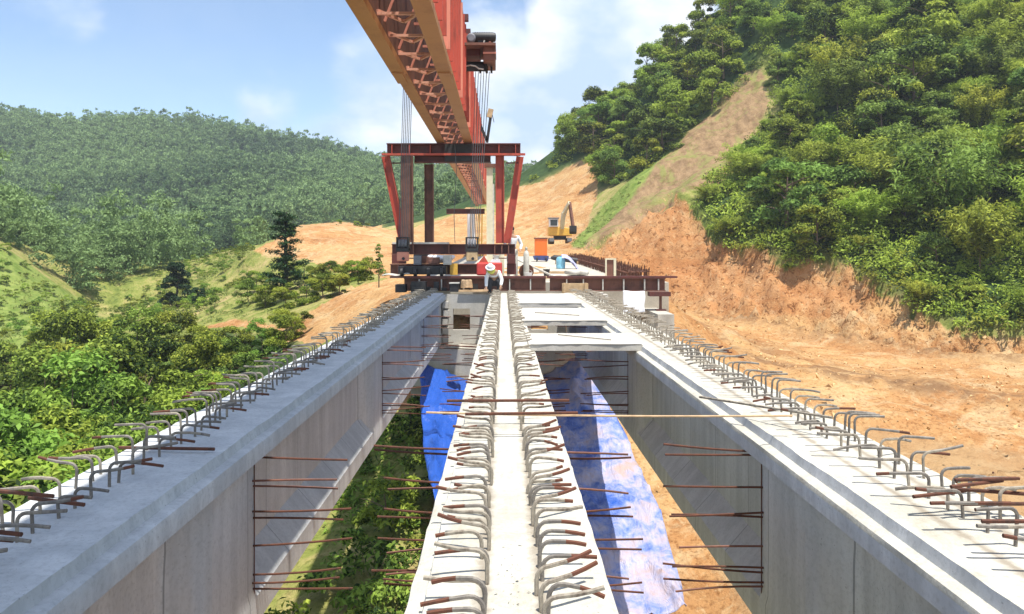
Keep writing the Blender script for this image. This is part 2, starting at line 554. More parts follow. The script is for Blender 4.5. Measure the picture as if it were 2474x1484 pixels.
def photo_xy(x, y, z):
    return VX + F * x / np.maximum(y, .1), VY + F * (CAMZ - z) / np.maximum(y, .1)
def inside(px, py, poly):
    r = np.zeros(px.shape, bool)
    n = len(poly)
    for i in range(n):
        x0, y0 = poly[i]; x1, y1 = poly[(i + 1) % n]
        c = ((y0 > py) != (y1 > py)) & (px < (x1 - x0) * (py - y0) / ((y1 - y0) if y1 != y0 else 1e-9) + x0)
        r ^= c
    return r

SOIL_R = [(1370, 640), (1390, 605), (1500, 545), (1600, 455), (1650, 470), (1740, 590), (1850, 600), (1900, 640), (2000, 620), (2110, 675), (2250, 765),
          (2350, 800), (2474, 790), (2900, 850), (3500, 1000), (3500, 4000), (1230, 4000), (1230, 640)]
SOIL_C = [(940, 560), (1060, 535), (1130, 500), (1200, 520), (1250, 450), (1300, 445), (1430, 372), (1445, 470), (1400, 590), (1390, 640), (1300, 700), (940, 720)]
SOIL_L = [(596, 612), (720, 548), (850, 536), (945, 558), (960, 700), (900, 655), (800, 655), (740, 628), (690, 622)]
SOIL_P = [(690, 790), (860, 692), (990, 675), (1000, 780), (740, 840), (620, 800), (470, 790), (560, 772)]
STRIP = [(1798, 165), (1845, 165), (1855, 275), (1798, 355), (1740, 455), (1635, 462), (1500, 545), (1400, 600), (1380, 600), (1468, 510), (1565, 420), (1655, 330), (1735, 258)]
TH_ZONE = [(-600, 900), (60, 850), (330, 790), (640, 815), (740, 850), (742, 1000), (430, 1300), (0, 1800), (-900, 2400), (-1500, 1200)]
LIME = [(1378, 592), (1455, 500), (1562, 402), (1655, 318), (1664, 326), (1580, 412), (1490, 515), (1400, 602)]
SLOPE_G = [(-700, 400), (-40, 570), (60, 630), (140, 700), (230, 740), (260, 810), (100, 850), (-300, 900), (-900, 900)]
JUNGLE_R = [(1868, 190), (1880, 285), (1822, 360), (1762, 462), (1680, 478), (1742, 585), (1850, 595), (1900, 632), (2000, 612), (2110, 668), (2250, 757), (2350, 790),
            (2474, 782), (3300, 850), (3300, -900), (1900, -600), (1845, 0)]
JUNGLE_B = [(1275, 450), (1330, 410), (1430, 368), (1446, 462), (1555, 418), (1650, 326), (1730, 260), (1838, 168), (1850, -100), (1730, 40), (1650, 130), (1560, 200),
            (1480, 270), (1400, 315), (1330, 395)]

EDGE = [P(1560, 790, 46), P(1700, 845, 39), P(1800, 868, 36), P(2100, 905, 33), P(2474, 960, 30), P(2800, 1010, 29)]
FOOT = [P(1620, 748, 66), P(1900, 792, 57), P(2200, 832, 51), P(2474, 872, 46.5)]
def seg_dist(x, y, line):
    """signed distance to a polyline on the plan (negative on the bridge side)"""
    best = 1e9
    for a, b in zip(line, line[1:]):
        dx, dy = b.x - a.x, b.y - a.y
        t = max(0, min(1, ((x - a.x) * dx + (y - a.y) * dy) / (dx * dx + dy * dy)))
        d = math.hypot(x - a.x - t * dx, y - a.y - t * dy)
        if d < abs(best):
            best = d if dx * (y - a.y) - dy * (x - a.x) > 0 else -d
    return best
def berm(x, y):
    d = seg_dist(x, y, EDGE)
    w = noise.noise(Vector((x * .4, y * .4, 7))) * .6
    z = .10 * math.exp(-((d - .6 + w) / .9) ** 2) - .12 * math.exp(-((d - 2.2 + w) / .5) ** 2) - .12 * math.exp(-((d - 5.0 + w) / .5) ** 2)
    if d < 0:
        z -= 1.3 * min(1, -d / 6.0) ** 1.3 * (1 if x > 12 else max(0, (x - 7) / 5))
    f = seg_dist(x, y, FOOT)
    z += .25 * math.exp(-((f + w) / .6) ** 2)
    if d > 1 and f < 0:
        z += .05 * math.sin(d * 3.3 + w * 2) * (1 if d < 7 else .4)
    return z

def build_ground():
    na, nr = 640, 640
    ang = np.linspace(R(-95), R(95), na)
    rad = 3.5 * (470 / 3.5) ** np.linspace(0, 1, nr)
    A, Rr = np.meshgrid(ang, rad)
    X = (np.sin(A) * Rr).ravel(); Y = (np.cos(A) * Rr - 2).ravel()
    Z = np.concatenate([height(np.stack([X[i:i + 20000], Y[i:i + 20000]], 1)) for i in range(0, len(X), 20000)])
    px, py = photo_xy(X, Y, Z)
    ahead = Y > 1
    soil = ((inside(px, py, SOIL_R) & (Y < 90)) | inside(px, py, SOIL_C) | inside(px, py, SOIL_L) | inside(px, py, SOIL_P)) & ahead
    soil |= (np.abs(X) < 9) & (Y < 45) & (X > np.where(Y < 27, -1.9, -5.5))
    soil |= (X > 3) & (Y < 30) & (X < 40)
    strip = inside(px, py, STRIP) & ahead
    lime = (inside(px, py, LIME) | inside(px, py, SLOPE_G)) & ahead
    wood = ((Y > 118) | (inside(px, py, TH_ZONE) & ahead & (Y < 50))) & ~soil
    jung = (inside(px, py, JUNGLE_R) | inside(px, py, JUNGLE_B)) & ahead
    # relief: ripples on soil, deep gullies on the steep cut
    dz = np.zeros(len(X))
    steep = soil & (((Y > 46) & (Y < 84) & (X > 8) & (py < 860) & (py - 740 < (px - 1600) * .16)))
    for i in range(len(X)):
        y = Y[i]
        if y > 130:
            dz[i] = noise.fractal(Vector((X[i] * .02, y * .02, 3)), 1, 2, 3) * 2.2
            continue
        v = Vector((X[i], y, Z[i]))
        if soil[i]:
            a = noise.fractal(v * .35, 1.0, 2.1, 5) * .28 + noise.fractal(v * 2.2, .9, 2, 2) * .05
            if steep[i]:
                q = Vector((X[i] * .30 + 9, y * .30, Z[i] * .22))
                a += (noise.ridged_multi_fractal(q * .9, .9, 2.1, 5, 1.0, 2.0) - 1.1) * .6 + (noise.noise(q * 2.2, noise_basis='VORONOI_F2F1') - .2) * .9 + (noise.noise(q * 6.5, noise_basis='VORONOI_F2F1') - .2) * .35
            if 20 < y < 62 and X[i] > 6:
                a += berm(X[i], y)
            dz[i] = a
        else:
            dz[i] = noise.fractal(v * .12, 1, 2, 3) * (.8 if strip[i] else .45) + noise.fractal(v * .9, 1, 2, 2) * .07
    Z = Z + dz
    me = bpy.data.meshes.new('ground')
    idx = np.arange(na * nr).reshape(nr, na)
    q = np.stack([idx[:-1, :-1], idx[:-1, 1:], idx[1:, 1:], idx[1:, :-1]], -1).reshape(-1, 4)
    me.vertices.add(len(X)); me.vertices.foreach_set('co', np.stack([X, Y, Z], 1).ravel())
    me.loops.add(q.size); me.loops.foreach_set('vertex_index', q.ravel()[::-1].copy())
    me.polygons.add(len(q)); me.polygons.foreach_set('loop_start', np.arange(0, q.size, 4)); me.polygons.foreach_set('loop_total', np.full(len(q), 4))
    me.polygons.foreach_set('use_smooth', np.ones(len(q), bool))
    me.update(calc_edges=True)
    a = me.color_attributes.new('zone', 'FLOAT_COLOR', 'POINT')
    colr = np.stack([soil, strip, lime, np.where(wood | jung, 1.0, 0.0)], 1).astype(np.float32)
    # soften borders
    g = colr.reshape(nr, na, 4)
    for _ in range(2):
        g = (g + np.roll(g, 1, 0) + np.roll(g, -1, 0) + np.roll(g, 1, 1) + np.roll(g, -1, 1)) / 5
    a.data.foreach_set('color', g.ravel())
    tan = inside(px, py, [(1790, 935), (2100, 968), (2474, 1030), (2800, 1060), (2800, 1500), (1800, 1500), (1600, 1000)]) & ahead
    red = inside(px, py, [(1400, 620), (1500, 545), (1620, 455), (1720, 560), (1850, 600), (1900, 640), (2000, 640), (2110, 690), (2060, 730), (1760, 720), (1620, 700), (1400, 650)]) & ahead
    rut = np.zeros(len(X))
    for i in np.nonzero(soil & (Y > 20) & (Y < 68) & (X > 6))[0]:
        d = seg_dist(X[i], Y[i], EDGE); w_ = noise.noise(Vector((X[i] * .4, Y[i] * .4, 7))) * .6; f = seg_dist(X[i], Y[i], FOOT)
        rut[i] = min(1, 1.1 * math.exp(-((d + .3 + w_ * .8) / .7) ** 2) + .8 * math.exp(-((d - 2.2 + w_) / .6) ** 2) + .7 * math.exp(-((d - 5.0 + w_) / .8) ** 2) + .5 * math.exp(-((d - 9.5 + w_) / .8) ** 2) + .8 * math.exp(-((f + w_) / 1.1) ** 2))
    a2 = me.color_attributes.new('tone', 'FLOAT_COLOR', 'POINT')
    g2 = np.stack([tan, red, steep, rut], 1).astype(np.float32).reshape(nr, na, 4)
    for _ in range(1):
        g2 = (g2 + np.roll(g2, 1, 0) + np.roll(g2, -1, 0) + np.roll(g2, 1, 1) + np.roll(g2, -1, 1)) / 5
    a2.data.foreach_set('color', g2.ravel())
    m, t, p = new_mat('ground_soil_and_grass')
    at = t.nodes.new('ShaderNodeAttribute'); at.attribute_name = 'zone'
    sep = t.nodes.new('ShaderNodeSeparateColor')
    t.links.new(at.outputs['Color'], sep.inputs[0])
    v = coords(t)
    n1 = tex_noise(t, v, .11, 8, .62, .4)
    n2 = tex_noise(t, v, .9, 8, .68, .3)
    n3 = tex_noise(t, v, 6.0, 6, .7)
    lay = tex_noise(t, coords(t, (.10, .10, .85)), 1.0, 7, .65, .6)
    soilc = ramp(t, M('ADD', M('MULTIPLY', n1, .55, t), M('MULTIPLY', n2, .45, t), t),
                 [(.36, (.30, .135, .05)), (.48, (.42, .215, .085)), (.58, (.47, .28, .125)), (.70, (.55, .40, .22))])
    patch = ramp(t, tex_noise(t, v, .42, 7, .7, 1.2), [(.50, (0, 0, 0)), (.60, (1, 1, 1))])
    soilc = mix(t, M('MULTIPLY', patch, .55, t), soilc, (.56, .43, .25))
    dark = ramp(t, tex_noise(t, v, .75, 7, .7, 1.0), [(.36, (1, 1, 1)), (.43, (0, 0, 0))])
    soilc = mix(t, M('MULTIPLY', dark, .5, t), soilc, (.25, .115, .045))
    soilc = mix(t, M('MULTIPLY', ramp(t, lay, [(.46, (0, 0, 0)), (.60, (1, 1, 1))]), .5, t), soilc, (.56, .37, .17))
    soilc = mix(t, .75, soilc, ramp(t, n3, [(.33, (.42, .34, .28)), (.50, (1, 1, 1))]), 'MULTIPLY')
    at2 = t.nodes.new('ShaderNodeAttribute'); at2.attribute_name = 'tone'
    sp2 = t.nodes.new('ShaderNodeSeparateColor'); t.links.new(at2.outputs['Color'], sp2.inputs[0])
    soilc = mix(t, M('MULTIPLY', sp2.outputs[0], .7, t), soilc, (.35, .225, .115))
    soilc = mix(t, M('MULTIPLY', sp2.outputs[1], .6, t), soilc, (.40, .18, .072))
    soilc = mix(t, M('MULTIPLY', M('MULTIPLY', at2.outputs['Alpha'], .95, t), ramp(t, n2, [(.38, (0, 0, 0)), (.54, (1, 1, 1))]), t), soilc, (.20, .11, .055))
    spots = ramp(t, tex_noise(t, v, 2.3, 5, .75, .8), [(.40, (.34, .25, .19)), (.455, (1, 1, 1))])
    soilc = mix(t, ramp(t, tex_noise(t, v, 1.7, 7, .78, .4), [(.555, (0, 0, 0)), (.66, (.55, .55, .55))]), soilc, (.56, .42, .24))
    soilc = mix(t, M('ADD', .25, M('MULTIPLY', sp2.outputs[2], .6, t), t), soilc, spots, 'MULTIPLY')
    grassc = ramp(t, M('ADD', M('MULTIPLY', n1, .5, t), M('MULTIPLY', n2, .5, t), t),
                  [(.36, (.10, .14, .03)), (.47, (.22, .245, .06)), (.55, (.34, .30, .11)), (.64, (.47, .33, .18))])
    grassc = mix(t, .6, grassc, ramp(t, n3, [(.36, (.35, .40, .25)), (.52, (1, 1, 1))]), 'MULTIPLY')
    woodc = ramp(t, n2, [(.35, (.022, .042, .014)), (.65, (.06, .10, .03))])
    stripc = ramp(t, tex_noise(t, coords(t, (1.2, .35, .35)), 1.4, 6, .65), [(.35, (.21, .135, .075)), (.65, (.36, .24, .13))])
    limec = ramp(t, n2, [(.35, (.11, .17, .03)), (.65, (.26, .31, .08))])
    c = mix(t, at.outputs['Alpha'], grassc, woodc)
    edge = M('ADD', sep.outputs[0], M('MULTIPLY', M('SUBTRACT', n2, .5, t), .9, t), t)
    mrn = t.nodes.new('ShaderNodeMapRange'); mrn.inputs['From Min'].default_value = .42; mrn.inputs['From Max'].default_value = .58
    t.links.new(edge, mrn.inputs['Value'])
    c = mix(t, mrn.outputs[0], c, soilc)
    patchy = ramp(t, tex_noise(t, v, .30, 8, .72, .8), [(.50, (0, 0, 0)), (.60, (1, 1, 1))])
    stripc = mix(t, M('MULTIPLY', patchy, .75, t), stripc, (.23, .25, .07))
    stripc = mix(t, .6, stripc, ramp(t, n2, [(.36, (.5, .45, .4)), (.52, (1, 1, 1))]), 'MULTIPLY')
    es = t.nodes.new('ShaderNodeMapRange'); es.inputs['From Min'].default_value = .35; es.inputs['From Max'].default_value = .65
    t.links.new(M('ADD', sep.outputs[1], M('MULTIPLY', M('SUBTRACT', n2, .5, t), 1.1, t), t), es.inputs['Value'])
    c = mix(t, es.outputs[0], c, stripc)
    e2 = t.nodes.new('ShaderNodeMapRange'); e2.inputs['From Min'].default_value = .35; e2.inputs['From Max'].default_value = .75
    t.links.new(M('ADD', sep.outputs[2], M('SUBTRACT', n2, .5, t), t), e2.inputs['Value'])
    c = mix(t, e2.outputs[0], c, limec)
    t.links.new(c, p.inputs['Base Color'])
    p.inputs['Roughness'].default_value = .95
    p.inputs['Specular IOR Level'].default_value = .1
    bump(t, p, M('ADD', n3, M('MULTIPLY', n2, 1.5, t), t), .6, .18)
    me.materials.append(m)
    o = bpy.data.objects.new('ground', me)
    COL.objects.link(o)
    tag(o, 'orange soil and green grass terrain of the valley and hillsides', kind='structure')
    return o
ground = build_ground()

# ------------------------------------------------------------------ bridge girders
RIBS = ((6.0, 7.02), (13.5, 14.5), (21.0, 22.0))
END = 28.6
def web_half(y):
    for a, b in RIBS:
        if a <= y <= b: return .31
        if a - .45 < y < a: return .10 + .21 * (y - a + .45) / .45
        if b < y < b + .02: return .31 - .21 * (y - b) / .02
    if y > 27.2: return .31
    return .10

def girder_body(seed):
    """precast I girder along y: rough raised top, low shelf along both edges, haunches, bottom flange"""
    r = random.Random(seed)
    ys = list(np.arange(-3.0, END, .11))
    for a, b in RIBS:
        ys += [a - .45, a, b, b + .02]
    ys = sorted(set(round(float(y), 3) for y in ys) | {END})
    tops = [0, .06, .12, .18, .24, .30, .345, .375]
    prof_n = None
    vs, fs, ms = [], [], []
    for y in ys:
        wv = web_half(y)
        def nn(k, s=1.0, f=1.0):
            return noise.noise(Vector((k * 7.3 + seed * 3.1, y * f, k))) * s
        half = []
        for sgn in (1, -1):
            h = []
            for i, t in enumerate(tops):
                h.append((sgn * (t + (nn(20 * sgn, .010, 1.8) + nn(21 * sgn, .006, 9) if i == 7 else 0)),
                          (noise.noise(Vector((t * 9 * sgn, y * 6, seed))) * .006 if i else 0)))
            e = nn(3 * sgn, .007, 1.3)
            cr = nn(4 * sgn, .014, 7.0) + nn(5 * sgn, .010, 2.3)
            chip = max(0.0, nn(8 * sgn, .09, 1.1) - .036)
            h.append((sgn * (.392 + e), -.070 + nn(6 * sgn, .004, 3)))
            h.append((sgn * (.440 - abs(cr) * .4), -.074 + nn(9 * sgn, .006, 8)))
            h.append((sgn * (.466 + cr * .5 - chip), -.084 + cr * .5 - chip * .5))
            h.append((sgn * (.474 - chip * .3), -.115 - chip))
            h.append((sgn * .474, -.215))
            h.append((sgn * max(wv, .12), -.40 if wv < .2 else -.30))
            h.append((sgn * wv, -.46 if wv < .2 else -.34))
            h.append((sgn * wv, -1.24 if wv < .2 else -1.42))
            h.append((sgn * .33, -1.50))
            h.append((sgn * .33, -1.735))
            h.append((sgn * .315, -1.75))
            half.append(h)
        ring = half[0] + half[1][::-1][:-1]       # start at centre, right side down, left side up
        k = len(vs)
        vs += [(x, y, z) for x, z in ring]
        prof_n = len(ring)
    n = prof_n
    top_set = set(range(0, 7)) | set(range(n - 7, n))
    for j in range(len(ys) - 1):
        for i in range(n):
            a, b = j * n + i, j * n + (i + 1) % n
            fs.append((a, b, b + n, a + n))
            if i in top_set: ms.append(1)
            elif i in (8, 9, 10, n - 9, n - 10, n - 11): ms.append(2)
            else: ms.append(0)
    fs.append(tuple(range(n))[::-1]); ms.append(0)
    fs.append(tuple(range((len(ys) - 1) * n, len(ys) * n))); ms.append(0)
    m = MB(); m.v, m.f, m.m = vs, fs, ms
    return m

def stirrup_mesh(i, side, low=0.0):
    """one bent bar: leg out of the concrete, rounded corner, arm pointing sideways"""
    r = random.Random(i * 13 + 5)
    h = .155 + r.uniform(-.035, .05) - low
    ln = .25 + r.uniform(-.06, .07) - low * .6
    rad = .045 + low * .25
    tilt = r.uniform(-.07, .06)
    tw = r.uniform(-.08, .08) + (r.choice((-.3, .3)) if i % 9 == 4 else 0)
    pts = [(0, 0, -.03), (0, 0, h - rad)]
    for a in (22, 45, 68, 90):
        pts.append((side * rad * (1 - math.cos(R(a))), 0, h - rad + rad * math.sin(R(a))))
    x0 = rad
    for f in (.4, .72, 1.0):
        pts.append((side * (x0 + (ln - x0) * f), tw * f * ln, h + tilt * f * f * .5))
    m = MB()
    m.tube(pts, .0102, 6, 0, 1, r.choice((0, 1, 1, 2, 2)))
    if low:
        return m.mesh('stirrup_bar', [MT['bar_pale'] if i % 3 else MT['bar'], MT['rust']], smooth=50)
    return m.mesh('stirrup_bar', [MT['bar'] if i % 4 else MT['bar_pale'], MT['rust'] if i % 2 else MT['bar']], smooth=50)
STIR = {s: [stirrup_mesh(i, s) for i in range(9)] for s in (1, -1)}
LOWSTIR = {s: [stirrup_mesh(i + 20, s, .05) for i in range(9)] for s in (1, -1)}

def starter_mesh(i, side):
    r = random.Random(i * 17 + 3)
    ln = .82 + r.uniform(-.14, .05)
    a, b, c = r.uniform(-.03, .03), r.uniform(-.06, .06), r.uniform(-.08, .06)
    pts = [(side * ln * f, c * f, a * f + b * f * f) for f in (-.05, .25, .5, .75, 1.0)]
    m = MB(); m.tube(pts, .0095, 6)
    return m.mesh('starter_bar', MT['rust'] if i % 4 else MT['brown'], smooth=50)
START = {s: [starter_mesh(i, s) for i in range(8)] for s in (1, -1)}

def girder(cx, seed, label, top_mat, starters):
    g = empty('bridge_girder', (cx, 0, 0), label, 'bridge girder', 'precast girders side by side over the ravine')
    b = girder_body(seed)
    me = b.mesh('girder_body', [MT['side'], top_mat, MT['side'] if top_mat is MT['top_grey'] else MT['top_white']], smooth=35)
    link_mesh('girder_body', me, g)
    r = random.Random(seed)
    spots = []
    for row, s in {-2.46: ((-.22, -1), (-.03, 1)), .04: ((-.125, -1), (.125, 1)), 2.55: ((.03, -1), (.21, 1))}[cx]:
        y = 2.35
        while y < 28.2:
            spots.append((y, row, s))
            if cx == .04: y += r.choice((.09, .13, .15, .17)) if y < 6.3 else r.choice((.17, .2, .22, .24))
            else: y += r.choice((.12, .18, .21, .23, .21))
    spots.sort()
    rest = MB()
    for k, (y, row, s) in enumerate(spots):
        me = r.choice(LOWSTIR[s] if cx == .04 else STIR[s])
        loc = Vector((row + r.uniform(-.018, .018), y + r.uniform(-.03, .03), 0))
        rz = r.uniform(-.2, .2)
        ry = r.uniform(-.07, .07)
        if k < 100:
            link_mesh('stirrup_bar', me, g, loc, (r.uniform(-.06, .06), ry, rz))
        else:
            mt = Matrix.Translation(loc) @ Matrix.Rotation(rz, 4, 'Z')
            rest.add([mt @ v.co for v in me.vertices], [tuple(p.vertices) for p in me.polygons])
    o = link_mesh('stirrup_bar', rest.mesh('far_stirrup_bars', MT['bar_pale']), g)
    o['kind'] = 'stuff'
    for s in starters:
        for (ya, yb) in RIBS:
            for zi, z in enumerate((-.27, -.54, -.80, -1.05, -1.28, -1.41)):
                for q in (0, 1):
                    if q and r.random() < .15: continue
                    link_mesh('starter_bar', r.choice(START[s]), g,
                              (s * .31, yb - (.03 if ya < 20 else .5) - q * .02, z + q * .045 + r.uniform(-.015, .015)), (0, r.uniform(-.04, .04), r.uniform(-.06, .06)))
            v = MB(); v.tube([(s * .318, yb - .02, -.28), (s * .318, yb - .02, -1.46)], .005, 5)
            link_mesh('tie_bar', v.mesh('tie_bar', MT['rust']), g)
    return g
girder(-2.46, 3, 'precast concrete girder with rough grey top in the shade of the orange launching gantry', MT['top_grey'], (1,))
girder(.04, 5, 'middle precast girder with white dusty top and two dense rows of bent bars', MT['top_white'], (1, -1))
girder(2.55, 8, 'precast girder with sunlit white top that carries the ends of the deck panels', MT['top_white'], (-1,))

# deck panels resting on the shelves between the middle and the sunlit girder
def panel(y0, y1, label):
    m = MB()
    x0, x1, z0, z1 = .405, 2.185, -.068, .035
    nx, ny = 14, max(6, int((y1 - y0) * 4))
    jag = lambda t, s: noise.noise(Vector((t * 5, s, 2))) * .02
    def top(u, v):
        x, y = x0 + (x1 - x0) * u, y0 + (y1 - y0) * v
        return (x, y + (jag(x, y0) if v == 0 else jag(x, y1) if v == 1 else 0), z1 + noise.noise(Vector((x * 3, y * 3, 0))) * .006)
    m.grid(top, nx, ny)
    m.box(x0, x1, y0 + .012, y1 - .012, z0, z1 - .014)
    pts = [(x0, z0), (x1, z0)]
    return m.build('deck_panel', MT['panel'], None, label, 'deck panel', 'concrete deck panels between two girders', loc=((x0 + x1) / 2, y0, z0))
panel(12.65, 14.35, 'pale concrete deck panel nearest the open gap between two girders')
panel(16.9, 20.7, 'long pale concrete deck panel behind the dark rectangular opening')
panel(22.4, 27.6, 'white concrete deck panel reaching back to the stiffened rail beam')
def stick(name, p, q, r, mat, label, cat, group=None, sag=0.0, n=8):
    p, q = Vector(p), Vector(q)
    pts = [p.lerp(q, i / n) + Vector((0, 0, -sag * 4 * (i / n) * (1 - i / n))) for i in range(n + 1)]
    m = MB(); m.tube([v for v in pts], r, 6)
    return m.build(name, mat, None, label, cat, group, loc=p, smooth=50)
stick('steel_rod', (.95, 13.9, .055), (1.75, 13.1, .055), .009, MT['bar_pale'], 'loose grey rod lying on the nearest deck panel', 'steel rod')
stick('steel_rod', (.75, 18.9, .055), (1.7, 18.0, .055), .009, MT['bar_pale'], 'loose grey rod lying on the long deck panel', 'steel rod')
stick('timber_pole', (-.62, 6.58, .185), (2.32, 6.5, .175), .0085, MT['tan'], 'long thin tan pole laid across from the middle girder to the sunlit girder', 'pole', sag=.015)
stick('steel_rod', (1.88, 7.75, .10), (2.62, 6.45, .17), .011, MT['bar_pale'], 'thin bent rod leaning on the bars of the sunlit girder', 'steel rod')
for k, (dx, dz, ln) in enumerate(((-.48, .205, 1.05), (-.30, .192, .9))):
    stick('steel_rod', (dx, 6.98 - .5 * k, dz), (dx + ln, 6.95 - .47 * k, dz + .01), .0125, MT['rust'],
          ('rusty rod resting on the stirrups of the middle girder, farther of two', 'rusty rod resting on the stirrups of the middle girder beside the pale pole')[k], 'steel rod', 'rusty rods across the middle girder')
stick('steel_rod', (-2.86, 6.05, .03), (-2.13, 6.0, .03), .0125, MT['rust'], 'rusty rod lying across the rough grey top of the shaded girder', 'steel rod')
for k in range(7):
    rr = random.Random(k)
    x, y = 2.55 + rr.uniform(-.12, .22), 4.25 + rr.uniform(-.35, .45)
    stick('steel_rod', (x - .16, y, .09 + .02 * k), (x + .18, y + rr.uniform(-.15, .15), .10 + .02 * k), .011, MT['rust'],
          'short rusty rod in the tangle on the sunlit girder', 'steel rod', 'tangle of rusty offcuts on the sunlit girder', n=3)
for k in range(4):
    rr = random.Random(k + 40)
    x, y = -2.5 + rr.uniform(-.12, .1), 4.1 + rr.uniform(-.3, .6)
    stick('steel_rod', (x - .16, y, .10 + .03 * k), (x + .2, y + rr.uniform(-.1, .1), .09 + .03 * k), .012, MT['rust'],
          'short rusty rod caught among the bars of the shaded girder', 'steel rod', 'rusty offcuts on the shaded girder', n=3)
# crumbs of mortar swept between the bars of the middle girder
m = MB(); rr = random.Random(3)
for k in range(60):
    c = Vector((.04 + rr.gauss(0, .07), 3.6 + rr.gauss(0, .3), .004)); s = rr.uniform(.003, .011)
    m.add([c + Vector((rr.uniform(-s, s), rr.uniform(-s, s), rr.uniform(-.002, s))) for _ in range(5)], [(0, 1, 2), (0, 2, 3), (0, 3, 4), (1, 2, 4), (0, 1, 4)])
m.build('rubble', MT['lgrey'], None, 'crumbs of mortar on the middle girder', kind='stuff')

# ------------------------------------------------------------------ abutment and bridge deck beyond
ab = empty('abutment', (.5, 27, -8), 'weathered concrete abutment carrying the far ends of the girders', 'abutment')
m = MB(); m.box(-3.3, 5.55, 26.9, 30.2, -3.0, -1.80)
m.build('cap_beam', MT['abut'], ab)
m = MB(); m.box(-3.1, 5.0, 27.35, 30.0, -9.5, -3.0)
for k in range(9): m.box(-3.1, 5.0, 27.335, 27.36, -3.62 - k * .62, -3.6 - k * .62)
m.build('pier_wall', MT['abut'], ab)
def back_wall(x0, x1, hole):
    m = MB(); y0, y1 = 28.55, 28.9
    a, b, c, d = hole
    m.box(x0, a, y0, y1, -1.79, -.05); m.box(b, x1, y0, y1, -1.79, -.05)
    m.box(a, b, y0, y1, d, -.05); m.box(a, b, y0, y1, -1.79, c)
    m.build('end_wall', MT['panel'], ab)
back_wall(-2.14, -.28, (-1.75, -1.15, -1.3, -.55))
back_wall(.36, 2.23, (1.0, 1.6, -1.3, -.55))
m = MB(); m.box(5.2, 5.75, 27.2, 30.4, -1.79, -.65); m.build('wing_block', MT['abut'], ab)
m = MB(); m.box(3.2, 3.7, 28.5, 30.2, -1.79, -.06); m.build('end_block', MT['panel'], ab)
for (x, z) in ((-2.0, .0), (-2.0, .3), (-2.02, .6), (-1.98, .9), (-2.0, 1.2)):
    m = MB(); m.box(x - .1, x + .1, 28.3, 28.54, -1.72 + z, -1.50 + z); m.build('shear_key', MT['panel'], ab)
m = MB()
m.add([(-3.4, 30.3, -.9), (6.2, 30.3, -.9), (6.2, 78, -.1), (-3.4, 78, -.1), (-3.4, 30.3, .30), (6.2, 30.3, .30), (6.2, 78, .98), (-3.4, 78, .98)],
      [(0, 3, 2, 1), (4, 5, 6, 7), (0, 1, 5, 4), (2, 3, 7, 6), (0, 4, 7, 3), (1, 2, 6, 5)])
m.build('road_deck', MT['deck'], None, 'dusty pale bridge deck beyond the abutment', kind='structure')
def deck_z(y): return .30 + (y - 30.3) * .68 / 47.7

# transverse rail beams at the girder ends
def rail_beam(x0, x1, y, z0, z1, label, ribs, ext):
    e = empty('rail_beam', ((x0 + x1) / 2, y, z0), label, 'steel beam', 'stiffened rail beams across the girder ends')
    m = MB(); m.ibeam_x(x0, x1, y, z0, z1, .34, .035, .03); m.build('beam', MT['brown'], e)
    m = MB(); m.box(x0 - ext[0], x1 + ext[1], y - .2, y + .2, z1 + .004, z1 + .07); m.build('rail', MT['darkred'], e)
    for x in ribs:
        m = MB(); m.box(x - .02, x + .02, y - .166, y - .018, z0 + .037, z1 - .037); m.build('stiffener', MT['lgrey'], e)
    return e
rail_beam(-3.55, 1.55, 29.3, .04, .50, 'brown stiffened rail beam under the red portal frame', (-3, -2.2, -1.4, -.6, .25, 1.0), (.5, 0))
rail_beam(1.7, 5.85, 29.3, .03, .50, 'brown rail beam on the open side ending beyond the last girder', (2.3, 2.9, 3.6, 4.35, 5.1, 5.6), (.1, .42))
m = MB(); m.box(2.12, 3.05, 28.92, 29.1, -.02, .32)
for x in (2.2, 2.95): m.box(x - .04, x + .04, 28.86, 28.92, .0, .34)
m.build('timber_crate', MT['wood'], None, 'open timber crate in front of the rail beam', 'crate', loc=(2.5, 29, -.02))
# propped end of the rail beam
e = empty('steel_prop', (5.62, 28.9, -1.2), 'rusty steel prop with cross plate under the end of the rail beam', 'prop')
m = MB(); m.tube([(5.62, 28.9, -.65), (5.62, 28.9, -.12)], .05, 8); m.build('post', MT['brown'], e)
m = MB(); m.box(5.2, 5.95, 28.7, 29.15, -.13, .02); m.build('head_plate', MT['darkred'], e)
m = MB(); m.box(5.45, 5.8, 28.75, 29.05, -.648, -.60); m.build('foot_plate', MT['darkred'], e)
def drape(name, x0, x1, y, z0, z1, mat, label, cat, amp=.06):
    m = MB()
    def fn(u, v):
        x = x0 + (x1 - x0) * u
        z = z1 + (z0 - z1) * v + noise.noise(Vector((x * 2, v * 3, 1))) * .05
        return (x + noise.noise(Vector((u * 3, v * 2, 5))) * .06, y - .05 - abs(math.sin(u * 9 + v * 2)) * amp * v - v * .06, z)
    m.grid(fn, 20, 14)
    o = m.build(name, mat, None, label, cat, loc=((x0 + x1) / 2, y, z1), smooth=60)
    s = o.modifiers.new('thickness', 'SOLIDIFY'); s.thickness = .012
    return o
drape('white_sheet', 4.28, 5.05, 28.95, -.72, .05, MT['white'], 'white plastic sheet hanging below the rail beam on the open side', 'sheet')

